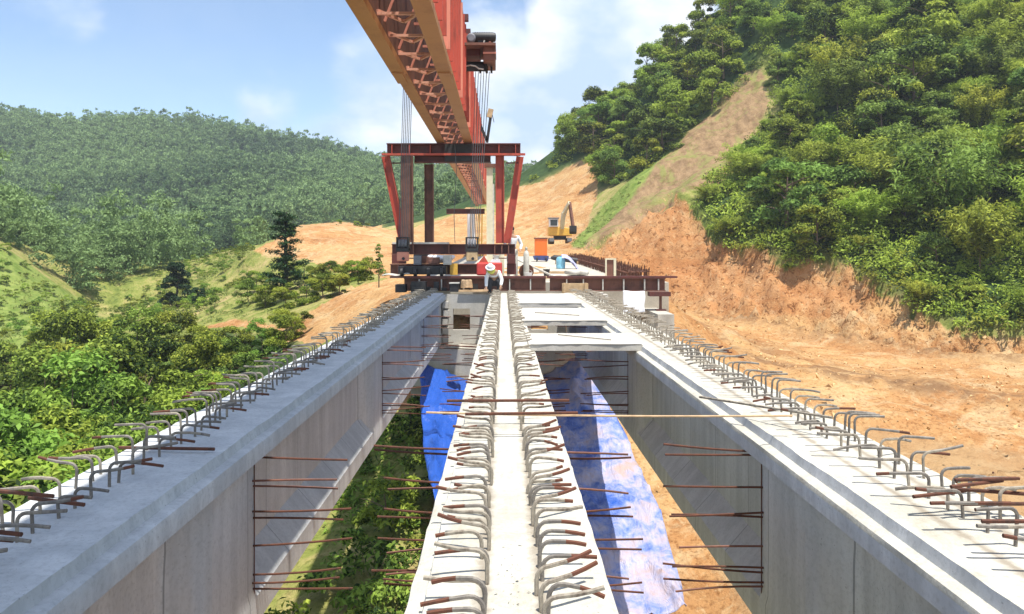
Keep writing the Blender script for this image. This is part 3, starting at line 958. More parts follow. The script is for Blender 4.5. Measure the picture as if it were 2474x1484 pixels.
# blue tarpaulin slung under the girders
def tarp():
    m = MB()
    A0, A1 = Vector((-2.72, 26.6, -2.15)), Vector((2.55, 26.75, -2.05))
    B0, B1 = Vector((-.75, 15.2, -5.35)), Vector((3.45, 15.2, -5.35))
    def fn(u, v):
        a = A0.lerp(A1, u); b = B0.lerp(B1, u)
        p = a.lerp(b, v)
        p.x += math.sin(v * 3.1) * (.55 * u - .25 * (1 - u))
        p.z -= .85 * math.sin(math.pi * u) * (1 - v) ** 2
        p.z -= .35 * math.sin(math.pi * v) * (.4 + u * .6)
        k = Vector((u * 4.2, v * 6, 1.3))
        p.z += noise.noise(k) * .13 + abs(noise.noise(k * 2.3)) * .10 + noise.noise(Vector((u * 26, v * 9, 2))) * .03
        p.x += noise.noise(k * 1.6) * .08
        p.z += .16 * (1 - min(1, abs(noise.noise(Vector((u * 3.2 + v * 2.5, v * 3.0 - u, 4.4)))) * 5)) ** 2 + .10 * (1 - min(1, abs(noise.noise(Vector((u * 6 - v * 3, v * 7, 9.1)))) * 5)) ** 2
        return p
    m.grid(fn, 70, 110)
    mat, t, p = new_mat('muddy_blue_tarpaulin')
    v = coords(t)
    n1 = tex_noise(t, v, .55, 8, .62, .7)
    n2 = tex_noise(t, v, 2.6, 8, .68, .5)
    f = M('ADD', M('MULTIPLY', n1, .6, t), M('MULTIPLY', n2, .4, t), t)
    sep = t.nodes.new('ShaderNodeSeparateXYZ'); t.links.new(v, sep.inputs[0])
    side = t.nodes.new('ShaderNodeMapRange'); side.inputs['From Min'].default_value = -1.2; side.inputs['From Max'].default_value = .9
    side.inputs['To Min'].default_value = -.30; side.inputs['To Max'].default_value = .06
    t.links.new(sep.outputs['X'], side.inputs['Value'])
    c = ramp(t, M('ADD', f, side.outputs[0], t), [(.40, (.02, .09, .42)), (.46, (.07, .14, .45)), (.52, (.20, .26, .52)), (.58, (.40, .38, .50)), (.68, (.46, .34, .31))])
    t.links.new(c, p.inputs['Base Color'])
    p.inputs['Roughness'].default_value = .38
    fold = tex_noise(t, coords(t, (3.0, .7, 1.0)), 2.2, 5, .6, 1.5)
    bump(t, p, M('ADD', fold, M('MULTIPLY', n2, .5, t), t), .7, .09)
    o = m.build('blue_tarpaulin', mat, None, 'blue tarpaulin with mud stains slung beneath the middle girder', 'tarpaulin', loc=(.5, 21, -4), smooth=80)
    s = o.modifiers.new('thickness', 'SOLIDIFY'); s.thickness = .01
tarp()

# ------------------------------------------------------------------ launching gantry
GZ0, GZ1 = 5.60, 8.30
ga = empty('launching_gantry', (-1.85, 31, GZ0), 'long orange twin girder launching gantry passing over the red portal frame', 'gantry')
def gantry_girder(xl, xr):
    xc = (xl + xr) / 2
    m = MB(); m.box(xc - .10, xc + .10, -6, 76, GZ0 + .05, GZ1 - .05); m.m = [1 if (i == 5) == (xc < -2) and i in (4, 5) else 0 for i in range(6)]; g = m.build('main_girder', [MT['salmon'], MT['brown']], ga)  # inner web faces coloured brown, standing in for shade between the girders
    for a, b, zz in ((-6, 18.6, GZ0 - .10), (18.62, 47, GZ0), (47.02, 76, GZ0 + .03)):
        m = MB(); m.box(xl, xr, a, b, zz, GZ0 + .048); m.build('bottom_flange', MT['ochre'], g)
    m = MB(); m.box(xl - .03, xr + .03, -6, 76, GZ1 - .048, GZ1 + .02); m.build('top_flange', MT['darkred'], g)
    m = MB(); m.box(xl + .03, xr - .03, 18.2, 19.3, GZ0 - .14, GZ0 - .102); m.build('splice_plate', MT['ochre'], g)
    me = None
    for k in range(66):
        y = 6.2 + k * 1.06
        for s in (1, -1):
            if s == 1 and xc < -2: continue
            if s == -1 and xc > -2: continue
            m = MB(); x = xc + s * .102
            m.box(min(x, x + s * .075), max(x, x + s * .13), y - .03, y + .03, GZ0 + .06, GZ1 - .06)
            m.build('stiffener', MT['red'] if k % 5 else MT['salmon'], g)
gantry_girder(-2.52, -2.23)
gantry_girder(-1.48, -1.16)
far = MB()
BAY = 1.5
for k in range(47):                       # bottom bracing: struts, diagonals, and an inclined cross frame
    y0 = 5.6 + k * BAY
    z = GZ0 + .16
    for p, q in (((-2.26, y0, z), (-1.44, y0, z)), ((-2.26, y0 + .02, z + .06), (-1.86, y0 + BAY * .5, z + .06)), ((-1.44, y0 + .02, z + .06), (-1.86, y0 + BAY * .5, z + .06))):
        if k < 33:
            m = MB(); m.bar(p, q, .055, .05); m.build('brace', MT['brace'], ga)
        else:
            far.bar(p, q, .055, .05)
for k in range(33):
    y0 = 6.0 + k * 2.12
    z = GZ0 + .16
    far.bar((-2.26, y0 + 1.06, z + .12), (-1.44, y0 + 1.06, GZ1 - .3), .05, .05)
    far.bar((-1.44, y0 + .1, z + .12), (-2.26, y0 + .1, GZ1 - .3), .05, .05)
    far.bar((-2.26, y0, GZ1 - .2), (-1.44, y0, GZ1 - .2), .09, .09)
    far.bar((-2.26, y0, GZ1 - .2), (-1.44, y0 + 2.1, GZ1 - .2), .05, .05)
    far.bar((-2.1, y0 + .5, z + 1.1), (-1.6, y0 + .5, z + 1.1), .06, .06)
o = far.build('brace', MT['salmon'], ga); o['kind'] = 'stuff'
# far support of the gantry
fs_ = empty('gantry_support', (-2.7, 75, 1.4), 'dark cross beam with white steel legs under the far end of the gantry', 'support frame')
m = MB(); m.ibeam_x(-5.2, -1.66, 75, 4.86, 5.33, .4, .06, .05); m.build('cross_beam', MT['darkred'], fs_)
for k, x in enumerate((-3.1, -2.72)):
    m = MB(); m.tube([(x, 74.9, .9), (x, 74.9, 4.85)], .17, 12); m.build('leg', MT['white'], fs_, smooth=40)
for x in (-2.2, -1.95):
    m = MB(); m.tube([(x, 74.8, .9), (x + .05, 74.8, 4.85)], .06, 8); m.build('hydraulic_leg', MT['yellow'], fs_, smooth=40)
# portal frame
YP = 31.0
def PX(x): return (x - VX) / F * YP
def PZ(y): return CAMZ - (y - VY) / F * YP
po = empty('portal_frame', (-1.9, YP, .57), 'dark red steel portal frame straddling the girder ends below the gantry', 'portal frame')
m = MB(); m.ibeam_x(PX(935), PX(1257), YP, PZ(376), PZ(348), .42, .04, .05); m.build('top_beam', MT['darkred'], po)
m = MB(); m.ibeam_x(PX(1001), PX(1185), YP + .02, PZ(394), PZ(376) - .004, .34, .04, .05); m.build('haunch_beam', MT['darkred'], po)
m = MB(); m.box(PX(925), PX(1268), YP - .34, YP - .22, PZ(378), PZ(373)); m.build('walkway_plate', MT['red'], po)
m = MB(); m.box(PX(1075), PX(1140), YP - .226, YP - .18, PZ(392), PZ(350)); m.build('saddle_plate', MT['black'], po)
for x in (PX(948), PX(990), PX(1040), PX(1165), PX(1205), PX(1245)):
    m = MB(); m.box(x - .015, x + .015, YP - .2, YP - .026, PZ(376) + .042, PZ(348) - .042); m.build('stiffener', MT['red'], po)
def hleg(p, q, wd, mat, name='leg'):
    m = MB(); p, q = Vector(p), Vector(q)
    m.bar(p, q, wd * .18, .30, 0, (0, 1, 0))
    off = Vector((wd / 2, 0, 0))
    m.bar(p - off, q - off, .03, .34, 0, (0, 1, 0)); m.bar(p + off, q + off, .03, .34, 0, (0, 1, 0))
    m.box(q.x - wd / 2 + .016, q.x + wd / 2 - .016, YP - .13, YP + .13, min(q.z, p.z) + .3, min(q.z, p.z) + .34)
    return m
def leg(xa, ya, xb, yb, wd, mat, front=.0, name='leg'):
    """I section column with its web turned to the viewer"""
    p = Vector((PX(xa), YP + front, PZ(ya))); q = Vector((PX(xb), YP + front, PZ(yb)))
    m = MB()
    m.bar(p, q, wd, .03, 0, (0, 1, 0))
    d = (q - p).normalized(); a = d.cross(Vector((0, 1, 0))).normalized() * (wd / 2 + .0155)
    m.bar(p - a, q - a, .03, .30, 0, (0, 1, 0)); m.bar(p + a, q + a, .03, .30, 0, (0, 1, 0))
    return m.build(name, mat, po)
leg(985, 376, 986, 590, .38, MT['brown'], -.25)
leg(1034, 395, 1035, 588, .28, MT['brown'], .35)
leg(1207, 376, 1208, 588, .27, MT['red'], 0.0)
leg(932, 378, 974, 585, .24, MT['red'], -.02, 'brace')
leg(1256, 378, 1224, 588, .22, MT['red'], .1, 'brace')
m = MB(); m.box(PX(946), PX(975), YP - .05, YP + .05, PZ(396), PZ(393)); m.build('tie_plate', MT['darkred'], po)
m = MB(); m.box(PX(1222), PX(1252), YP + .05, YP + .15, PZ(395), PZ(392)); m.build('tie_plate', MT['darkred'], po)
m = MB(); m.ibeam_x(PX(948), PX(1244), YP - .1, PZ(615), PZ(590), .44, .035, .05); b_ = m.build('base_beam', MT['darkred'], po)
for x in (1000, 1085, 1195, 1212, 1228):
    m = MB(); m.box(PX(x) - .02, PX(x) + .02, YP - .31, YP - .126, PZ(615) + .037, PZ(590) - .037); m.build('stiffener', MT['brown'], b_)
m = MB(); m.box(PX(950), PX(1085), YP - .32, YP + .12, PZ(590) + .002, PZ(587) + .02); m.build('tread_plate', MT['lgrey'], po)
m = MB(); m.ibeam_x(PX(948), PX(1154), YP - .55, PZ(662), PZ(637), .42, .035, .05); b_ = m.build('bogie_beam', MT['brown'], po)
for x in (968, 1010, 1052, 1074):
    m = MB(); m.box(PX(x) - .03, PX(x) + .03, YP - .755, YP - .576, PZ(662) + .037, PZ(637) - .037); m.build('stiffener', MT['darkred'], b_)
for x, w_ in ((965, .5), (1020, .6), (1235, .3)):
    m = MB(); m.box(PX(x) - w_ / 2, PX(x) + w_ / 2, YP - .35, YP + .1, PZ(637) + .003, PZ(615) - .003); m.build('jack_post', MT['black'] if x == 1020 else MT['darkred'], po)
m = MB()
m.prism([(PX(1004), PZ(636.5)), (PX(1052), PZ(636.5)), (PX(1034), PZ(618)), (PX(1016), PZ(618))], 'y', YP - .62, YP - .4); m.build('bearing_shoe', MT['brown'], po)
m = MB(); m.box(PX(1224), PX(1246), YP - .25, YP + .1, .58, PZ(637)); m.build('jack_post', MT['darkred'], po)
for x in (PX(985), PX(1015), PX(1045), PX(1075)):
    m = MB(); m.lathe([(.14, -.06), (.17, -.05), (.17, .05), (.14, .06)], (x, YP - 1.75, .70), 16, 0, 'x'); m.build('wheel', MT['black'], po, smooth=40)
m = MB(); m.box(PX(975), PX(1085), YP - 1.68, YP - .8, .64, .92); m.build('wheel_box', MT['black'], po)
m = MB(); m.box(PX(1090), PX(1108), YP - .80, YP - .765, PZ(663), PZ(636)); m.build('warning_panel', MT['yellow'], po)
m = MB(); m.ibeam_x(PX(950), PX(1250), YP + .62, PZ(372), PZ(350), .3, .035, .04); m.build('rear_beam', MT['darkred'], po)
for x in (PX(985), PX(1207)):
    m = MB(); m.box(x - .26, x + .26, YP - .47, YP - .22, .58 + .60, .58 + .64); m.build('base_plate', MT['brown'], po)
m = MB(); m.tube([(PX(1100), YP - .4, PZ(352)), (PX(1104), YP - .45, PZ(420)), (PX(1098), YP - .4, PZ(520)), (PX(1100), YP - .35, PZ(588))], .012, 5); m.build('hanging_cable', MT['cable'], po)
# beige column behind the portal
e = empty('steel_column', (-.75, 38, .4), 'tall beige steel column standing behind the portal frame', 'column')
x0, x1 = (1175 - VX) / F * 38, (1190 - VX) / F * 38
m = MB(); m.box(x0, x1, 38, 38.3, .42, 1.5 + (605 - 405) / F * 38); m.build('shaft', MT['cream'], e)
m = MB(); m.box(x1 + .002, x1 + .07, 38.02, 38.26, .42, 4.6); m.build('edge_plate', MT['lgrey'], e)
m = MB(); m.box(x0 - .1, x1 + .2, 37.9, 38.4, 5.38, 5.55); m.build('head_plate', MT['brown'], e)

# hoist trolley on the gantry
ht = empty('hoist_trolley', (-1.5, 25, GZ1), 'dark hoist trolley with grey motor hung on the sunny flank of the gantry', 'hoist')
def Q(x, y, Y=25.0): return P(x, y, Y)
def qbox(x0, x1, y0, y1, ya, yb): 
    a, b = Q(x0, y1), Q(x1, y0)
    m = MB(); m.box(a.x, b.x, ya, yb, a.z, b.z); return m
for y in (24.2, 25.8):
    m = MB(); m.box(-3.3, -1.02, y - .1, y + .1, GZ1 + .03, GZ1 + .22); m.build('cross_beam', MT['darkred'], ht)
qbox(1122, 1198, 121, 127, 24.1, 26).build('frame_bar', MT['brown'], ht)
qbox(1168, 1197, 122, 160, 24.3, 25.7).build('gear_case', MT['brown'], ht, bevel=.03)
qbox(1168, 1199, 140, 144, 24.26, 24.29).build('frame_bar', MT['salmon'], ht)
qbox(1124, 1160, 127, 142, 24.6, 25.6).build('winch_frame', MT['darkred'], ht)
a, b = Q(1128, 92), Q(1150, 110)
m = MB(); c = Q(1139, 101); m.lathe([(.10, -.5), (.14, -.46), (.14, .3), (.11, .36)], (c.x, 25, c.z), 20, 0, 'y'); m.build('motor', MT['grey'], ht, smooth=40)
c = Q(1170, 97); m = MB(); m.lathe([(.05, -.44), (.13, -.42), (.15, -.3), (.15, .25), (.13, .34), (.06, .36)], (c.x, 24.7, c.z), 20, 0, 'x')
for k in range(7): m.lathe([(.162, -.28 + k * .07), (.162, -.262 + k * .07)], (c.x, 24.7, c.z), 20, 0, 'x')
m.build('motor', MT['black'], ht, smooth=40)
qbox(1130, 1148, 110, 122, 24.7, 25.4).build('motor_bracket', MT['darkred'], ht)
qbox(1155, 1174, 104, 115, 24.6, 25.2).build('brake_box', MT['black'], ht)
qbox(1181, 1186, 108, 122, 24.6, 24.7).build('motor_post', MT['salmon'], ht)
c = Q(1156, 163); m = MB(); m.lathe([(.20, -.42), (.20, -.38), (.15, -.36), (.15, .2), (.20, .22), (.20, .26)], (c.x, 24.9, c.z), 20, 0, 'x'); m.build('rope_drum', MT['black'], ht, smooth=40)
for x in (1160, 1176, 1187):
    c = Q(x, 171); m = MB(); m.lathe([(.12, -.03), (.10, 0), (.12, .03)], (c.x, 24.9, c.z), 16, 0, 'x'); m.build('sheave', MT['black'], ht, smooth=40)
m = MB(); m.tube([Q(1128, 108), Q(1132, 122), Q(1141, 128), Q(1152, 127), Q(1158, 120)], .022, 6); m.build('power_cable', MT['lgrey'], ht)
m = MB(); m.tube([Q(1170, 98, 24.5), Q(1164, 116, 24.5)], .02, 6); m.build('handle', MT['lgrey'], ht)
m = MB(); m.tube([Q(1126, 160, 24.5), Q(1136, 158, 24.4), Q(1148, 160, 24.4), Q(1156, 166, 24.4), Q(1168, 168, 24.4)], .022, 6); m.build('power_cable', MT['lgrey'], ht)
m = MB(); m.lathe([(.16, -.3), (.19, -.26), (.19, .3), (.14, .34)], (-2.95, 25, GZ1 + .15), 18, 0, 'x'); m.build('rope_drum', MT['black'], ht, smooth=40)
HB = ((-3.02, 24.6), (-.93, 24.6))
for k in range(6):
    t = k / 5 - .5
    m = MB(); m.tube([(-.62 + t * .42, 24.9, 6.98), (-.86 + t * .26, 24.6, 1.84)], .011, 5); m.build('hoist_rope', MT['cable'], ht)
    m = MB(); m.tube([(-2.86 + t * .26, 24.9, GZ1 + .1), (-3.02 + t * .26, 24.6, 1.84)], .011, 5); m.build('hoist_rope', MT['cable'], ht)
def hook_block(x, y, label, body):
    e = empty('hook_block', (x, y, 1.15), label, 'hook block', 'hook blocks hanging from the hoist')
    m = MB()
    for dx in (-.17, .17): m.box(x + dx - .02, x + dx + .02, y - .16, y + .16, 1.50, 1.90)
    m.box(x - .19, x + .19, y - .17, y + .17, 1.46, 1.56)
    m.box(x - .19, x + .19, y - .03, y + .03, 1.86, 1.90)
    m.build('cheek_plates', MT['black'], e)
    for dx in (-.09, 0, .09):
        m = MB(); m.lathe([(.15, -.035), (.12, 0), (.15, .035)], (x + dx, y, 1.70), 18, 0, 'x'); m.build('sheave', MT['grey'], e, smooth=40)
    m = MB(); m.box(x - .17, x + .17, y - .16, y + .16, 1.17, 1.455); m.build('lifting_block', body, e, bevel=.03)
    m = MB(); m.lathe([(.045, -.02), (.045, .0)], (x + .03, y - .162, 1.25), 12, 0, 'y'); m.build('pin', MT['black'], e)
hook_block(*HB[0], 'dark pulley block with salmon lifting box beside the left post of the portal', MT['salmon'])
hook_block(*HB[1], 'dark pulley block with tan lifting box hanging above the red tank', MT['wood'])
# slim jib behind the hoist
e = empty('jib_mast', (-.7, 41, GZ1), 'slim dark jib with tan tip rising beside the far part of the gantry', 'jib')
m = MB(); m.bar(P(1176, 345, 41), P(1186, 275, 41), .14, .14); m.build('boom', MT['black'], e)
m = MB(); m.bar(P(1181, 284, 41), P(1186, 264, 41), .26, .2); m.build('tip', MT['wood'], e)
m = MB(); m.tube([P(1187, 270, 41), P(1193, 296, 41)], .02, 5); m.build('rope', MT['cable'], e)
m = MB(); m.bar((-1.25, 41, GZ1 - .2), P(1176, 345, 41) + Vector((0, 0, .1)), .14, .14); m.build('bracket', MT['black'], e)

# ------------------------------------------------------------------ things standing on the deck and the platform
def on(x, y, Y):
    return P(x, y, Y)
# generator cabinet on a two wheeled trailer
c = on(1306, 634, 58); zb = deck_z(58)
e = empty('generator_trailer', (c.x, 58, zb), 'bright orange cabinet on a dark blue wheeled trailer', 'generator')
m = MB(); m.box(c.x - .43, c.x + .43, 57.5, 58.5, zb + .42, zb + 1.62); m.build('cabinet', MT['orange'], e, bevel=.03)
m = MB(); m.box(c.x - .47, c.x + .47, 57.45, 58.55, zb + 1.622, zb + 1.70); m.build('lid', MT['brown'], e)
m = MB(); m.prism([(c.x - .58, zb + .41), (c.x + .55, zb + .41), (c.x + .5, zb + .05), (c.x - .45, zb + .12)], 'y', 57.45, 58.5); m.build('trailer_bed', MT['blue'], e)
for x in (-.3, .35):
    m = MB(); m.lathe([(.10, -.05), (.16, -.04), (.16, .04), (.10, .05)], (c.x + x, 57.3, zb + .16), 18, 0, 'x'); m.build('wheel', MT['rubber'], e, smooth=40)
m = MB(); m.tube([(c.x + .5, 57.6, zb + .25), (c.x + 1.3, 57.5, zb + .2)], .03, 6); m.build('drawbar', MT['blue'], e)
# drum under a lilac sheet, dark roll of sheeting
c = on(1354, 655, 44); zb = deck_z(44)
e = empty('water_drum', (c.x, 44, zb), 'pale blue plastic drum half wrapped in sheeting', 'drum')
m = MB(); m.lathe([(.18, 0), (.24, .02), (.25, .2), (.235, .24), (.25, .3), (.25, .5), (.2, .62), (.08, .66)], (c.x, 44, zb), 22); m.build('drum_body', MT['lblue'], e, smooth=40)
m = MB(); m.lathe([(.06, .66), (.06, .7)], (c.x, 44, zb), 14); m.build('cap', MT['blue'], e)
m = MB()
def fn(u, v):
    a = Vector((c.x + .05, 44.1, zb + .78)); b = Vector((c.x + .95, 43.9, zb + .05))
    p = a.lerp(b, u) + Vector((0, (v - .5) * .9, 0))
    p.z += math.sin(u * math.pi) * .22 - abs(v - .5) * .35 + noise.noise(Vector((u * 5, v * 4, 2))) * .09
    return p
m.grid(fn, 22, 14)
o = m.build('lilac_sheet', MT['lilac'], None, 'crumpled lilac tarpaulin sloping down beside the pale blue drum', 'tarpaulin', loc=(c.x + .3, 44, zb), smooth=70)
s = o.modifiers.new('thickness', 'SOLIDIFY'); s.thickness = .02
m = MB()
c2 = on(1372, 627, 52)
m.tube([c2 + Vector((-1.1, 0, .08)), c2 + Vector((-.9, 0, .12)), c2 + Vector((0, .2, 0)), c2 + Vector((.75, .1, -.12)), c2 + Vector((1.2, 0, -.22))], [.08, .17, .19, .17, .06], 12)
m.build('sheeting_roll', MT['black'], None, 'long dark roll of sheeting lying behind the pale blue drum', 'roll', loc=c2, smooth=60)
for k, x in enumerate((-.7, .65)):
    m = MB(); m.box(c2.x + x - .1, c2.x + x + .1, 51.8, 52.4, deck_z(52), c2.z - .05 - .05 * k); m.build('timber_block', MT['wood'], None, 'timber block propping up one end of the dark sheeting roll', 'block', 'blocks under the dark roll', loc=(c2.x + x, 52, deck_z(52)))
# cream door frame
c = on(1475, 661, 33)
e = empty('door_frame', (c.x, 33, .35), 'cream steel door frame standing upright behind the rail beam', 'door frame')
zt = on(0, 628, 33).z
m = MB(); m.box(c.x - .22, c.x - .16, 33, 33.08, .36, zt); m.build('post', MT['cream'], e)
m = MB(); m.box(c.x + .12, c.x + .22, 33, 33.08, .36, zt); m.build('post', MT['cream'], e)
m = MB(); m.box(c.x - .22, c.x + .22, 33.0, 33.08, zt + .002, zt + .06); m.build('lintel', MT['cream'], e)
m = MB(); m.box(c.x - .158, c.x + .118, 33.05, 33.07, .36, zt - .01); m.build('mesh_panel', MT['brown'], e)
# parapet reinforcement along the deck edge: nobody could count it
m = MB(); r = random.Random(11)
for row in (4.9, 5.25, 5.6):
    y = 31.2
    while y < 60:
        x = row + r.uniform(-.08, .08); h = r.uniform(.35, .62)
        z = deck_z(y)
        m.tube([(x, y, z), (x + r.uniform(-.05, .05), y + r.uniform(-.05, .05), z + h)], .013, 4)
        y += r.uniform(.06, .13)
for k in range(6):
    m.tube([(4.9 + .14 * k, 31, deck_z(31) + .35 + .03 * (k % 3)), (4.9 + .14 * k, 60, deck_z(60) + .35 + .03 * (k % 3))], .012, 4)
for k in range(110):
    y = 31.3 + k * .26; z = deck_z(y) + .32
    m.tube([(4.75, y, z), (5.7, y + .05, z + .04)], .012, 4)
m.build('parapet_reinforcement', MT['rust'], None, 'dense brown mass of upright reinforcement along the far deck edge', kind='stuff')
m = MB(); m.box(4.55, 5.9, 30.5, 62, deck_z(30) - .22, deck_z(30) - .012); 
# stacks of white sacks
def sack(c, s, rz, label, group, mat):
    m = MB()
    n = 10
    for j in range(7):
        pass
    vs, fs = [], []
    for j in range(8):
        v = -1 + 2 * j / 7
        for i in range(14):
            a = 2 * math.pi * i / 14
            rr = (1 - v ** 4) ** .5
            x, y = math.copysign(abs(math.cos(a)) ** .6, math.cos(a)) * rr, math.copysign(abs(math.sin(a)) ** .6, math.sin(a)) * rr
            q = Vector((x * .36, y * .24, v * .11))
            q += Vector(noise.noise_vector(q * 6 + Vector(c))) * .03
            vs.append(q)
    for j in range(7):
        for i in range(14):
            fs.append((j * 14 + i, j * 14 + (i + 1) % 14, (j + 1) * 14 + (i + 1) % 14, (j + 1) * 14 + i))
    fs += [tuple(range(14))[::-1], tuple(range(98, 112))]
    m.add(vs, fs)
    o = m.build('sack', mat, None, label, 'sack', group, smooth=70)
    o.location = c; o.rotation_euler = (0, 0, rz); o.scale = (s, s, s)
    return o
for k, (x, y) in enumerate(((1374, 657), (1392, 656), (1409, 657), (1383, 649), (1400, 648))):
    p = on(x, y, 31.6); p.z = deck_z(31.6) + (.11 if k < 3 else .32)
    sack(p, 1.0, k * .7, 'plump white sack in the small pile behind the rail beam', 'white sacks on the deck edge', MT['panel'])
# timber pole leaning on the deck, pipe ring, hose
m = MB(); m.tube([P(1246, 626, 36) + Vector((0, 0, .0)), P(1346, 672, 31)], .045, 8)
m.build('scaffold_pole', MT['lgrey'], None, 'pale scaffold pole slanting down across the deck right of the portal', 'pole', loc=P(1300, 650, 33))
c = on(1271, 647, 33); m = MB(); zz = deck_z(33) + .31
m.lathe([(.24, -.16), (.30, -.16), (.30, .16), (.24, .16), (.24, -.155)], (c.x, 33, zz), 26, 0, 'y')
m.build('pipe_ring', MT['rust'], None, 'short rusty pipe ring standing on edge beside the portal leg', 'pipe ring', loc=(c.x, 33, zz))
# red fuel tank with white cover, behind the worker
zb = .59
c = on(1182, 662, 29.9)
e = empty('fuel_tank', (c.x, 29.9, .575), 'red box shaped tank on the rail beam behind the crouching worker', 'tank')
m = MB(); m.box(c.x - .47, c.x + .47, 29.7, 30.3, .575, 1.05); m.build('tank_body', MT['tank'], e, bevel=.05)
m = MB(); m.prism([(c.x + .02, 1.052), (c.x + .42, 1.052), (c.x + .38, 1.16), (c.x + .08, 1.16)], 'y', 29.75, 30.2); m.build('white_cover', MT['white'], e)
m = MB(); m.lathe([(.09, 0), (.09, .12), (.12, .13), (.12, .17)], (c.x + .26, 29.95, 1.162), 16); m.build('filler_neck', MT['lgrey'], e)
m = MB(); m.box(c.x - .12, c.x - .08, 29.68, 29.698, .6, 1.0); m.build('strap', MT['brown'], e)
m = MB(); m.prism([(c.x - .40, 1.052), (c.x - .05, 1.052), (c.x - .2, 1.30)], 'y', 29.8, 30.15); m.build('bracket', MT['red'], e)
# white bag between the base beams
c = on(1066, 624, 30.7)
m = MB()
def fn(u, v):
    a = 2 * math.pi * u; t = -1 + 2 * v
    rr = math.sqrt(max(0, 1 - t * t)) * (1 + .12 * noise.noise(Vector((math.cos(a) * 2, math.sin(a) * 2, t * 3))))
    return (c.x + t * .54, 30.6 + math.cos(a) * rr * .2, c.z + .02 + math.sin(a) * rr * .15 - .10 * (1 - t * t) + .05)
m.grid(fn, 20, 16)
m.build('white_bag', MT['white'], None, 'sagging white bag slung between the two lower beams of the portal', 'bag', loc=c, smooth=70)
# coil of tan rope on a plank in front of the rail beam
c = on(1127, 686, 28.8)
m = MB()
for k in range(9):
    rr = .20 - .004 * k
    m.tube([(c.x + rr * math.cos(t * .35), 28.8 + rr * .7 * math.sin(t * .35), c.z - .12 + k * .03 + .01 * math.sin(t)) for t in range(19)], .022, 6)
m.build('rope_coil', MT['tan'], None, 'coil of tan rope on planks at the end of the middle girder', 'rope coil', loc=c, smooth=60)
for k in range(3):
    m = MB(); m.box(-1.55, -.42, 28.45 + .2 * k, 28.62 + .2 * k, .03 + .012 * k, .075 + .012 * k)
    m.build('plank', MT['wood'], None, 'pale plank under the tan rope coil', 'plank', 'planks under the rope coil', loc=(-1, 28.5 + .2 * k, .03))
e = empty('junction_box', (-1.7, 28.75, .03), 'open black box with pale rim beside the rope coil', 'box')
m = MB(); m.box(-1.86, -1.56, 28.6, 28.9, .032, .32); m.build('box_body', MT['black'], e)
m = MB(); m.box(-1.89, -1.53, 28.57, 28.93, .322, .36); m.build('rim', MT['lgrey'], e)
# sheet on the open side left of the portal
m = MB()
m.grid(lambda u, v: (P(930, 0, 30).x + u * 1.0, 29.2 + v * .9, .60 + .05 * u + .03 * math.sin(u * 9) + .02 * math.sin(v * 7)), 16, 8)
o = m.build('metal_sheet', MT['lgrey'], None, 'curled pale metal sheet sticking out past the shaded girder end', 'metal sheet', loc=(-4.2, 29.5, .6), smooth=60)
s = o.modifiers.new('thickness', 'SOLIDIFY'); s.thickness = .03
for k, (x, w_) in enumerate(((-3.75, .35), (-3.2, .5))):
    m = MB(); m.box(x, x + w_, 28.3, 28.9, .03, .30 + .1 * k)
    m.box(x + .05, x + w_ - .05, 28.2, 28.29, .05, .22)
    m.build('steel_shim_block', MT['black'], None, ('dark steel block on the outer edge of the shaded girder end', 'larger dark steel block under the bogie wheels')[k], 'steel block', loc=(x, 28.6, .03))


# small clutter of the work site
def plank_pile(x, y, n, rz, label, group=None):
    for k in range(n):
        m = MB(); a = Vector((math.cos(rz), math.sin(rz), 0)); z = deck_z(y) + .03 + .055 * (k // 3)
        c = Vector((x + .0, y + (k % 3) * .2, z)) + a * (.1 * (k % 2))
        m.bar(c - a * 1.0, c + a * 1.0, .16, .045)
        m.build('plank', MT['wood'], None, label, 'plank', group, loc=c)
plank_pile(1.6, 33.0, 5, .35, 'pale plank lying loose on the bridge deck behind the rail beam', 'planks on the bridge deck')
plank_pile(2.6, 38.0, 4, -.2, 'pale plank lying near the blue drum on the bridge deck', 'planks near the blue drum')
def bucket(x, y, mat, label):
    z = deck_z(y); e = empty('bucket', (x, y, z), label, 'bucket')
    m = MB(); m.lathe([(.11, 0), (.15, .3), (.16, .31), (.14, .31), (.10, .02)], (x, y, z), 16); m.build('pail', mat, e, smooth=40)
    m = MB(); m.tube([(x + .15 * math.cos(t), y, z + .3 + .12 * math.sin(t)) for t in (0, .6, 1.2, 1.6, 2.0, 2.6, 3.14)], .008, 5); m.build('handle', MT['lgrey'], e)
bucket(1.0, 31.6, MT['white'], 'white bucket on the deck right of the portal leg')
bucket(1.9, 35.2, MT['black'], 'black bucket beside the scaffold pole on the deck')
def gas_bottle(x, y, mat, label):
    z = deck_z(y); e = empty('gas_bottle', (x, y, z), label, 'gas bottle')
    m = MB(); m.lathe([(.10, 0), (.115, .03), (.115, 1.0), (.08, 1.12), (.035, 1.16)], (x, y, z), 18); m.build('cylinder_body', mat, e, smooth=40)
    m = MB(); m.lathe([(.04, 1.16), (.05, 1.18), (.05, 1.28), (.03, 1.3)], (x, y, z), 12); m.build('valve_cap', MT['lgrey'], e, smooth=40)
gas_bottle(.95, 32.6, MT['lgrey'], 'pale gas bottle standing next to the red portal leg')
gas_bottle(-.05, 33.2, MT['cream'], 'cream gas bottle behind the red tank')
stick('hose', (.9, 33.6, deck_z(33.6) + .03), (3.4, 35.5, deck_z(35.5) + .03), .022, MT['black'], 'black hose snaking over the bridge deck', 'hose', n=10)
m = MB(); rr = random.Random(9)
for k in range(9):
    x0 = -3.3 + .28 * k
    m.box(x0, x0 + .18, 28.95, 29.08, .05, .16 + rr.uniform(0, .25))
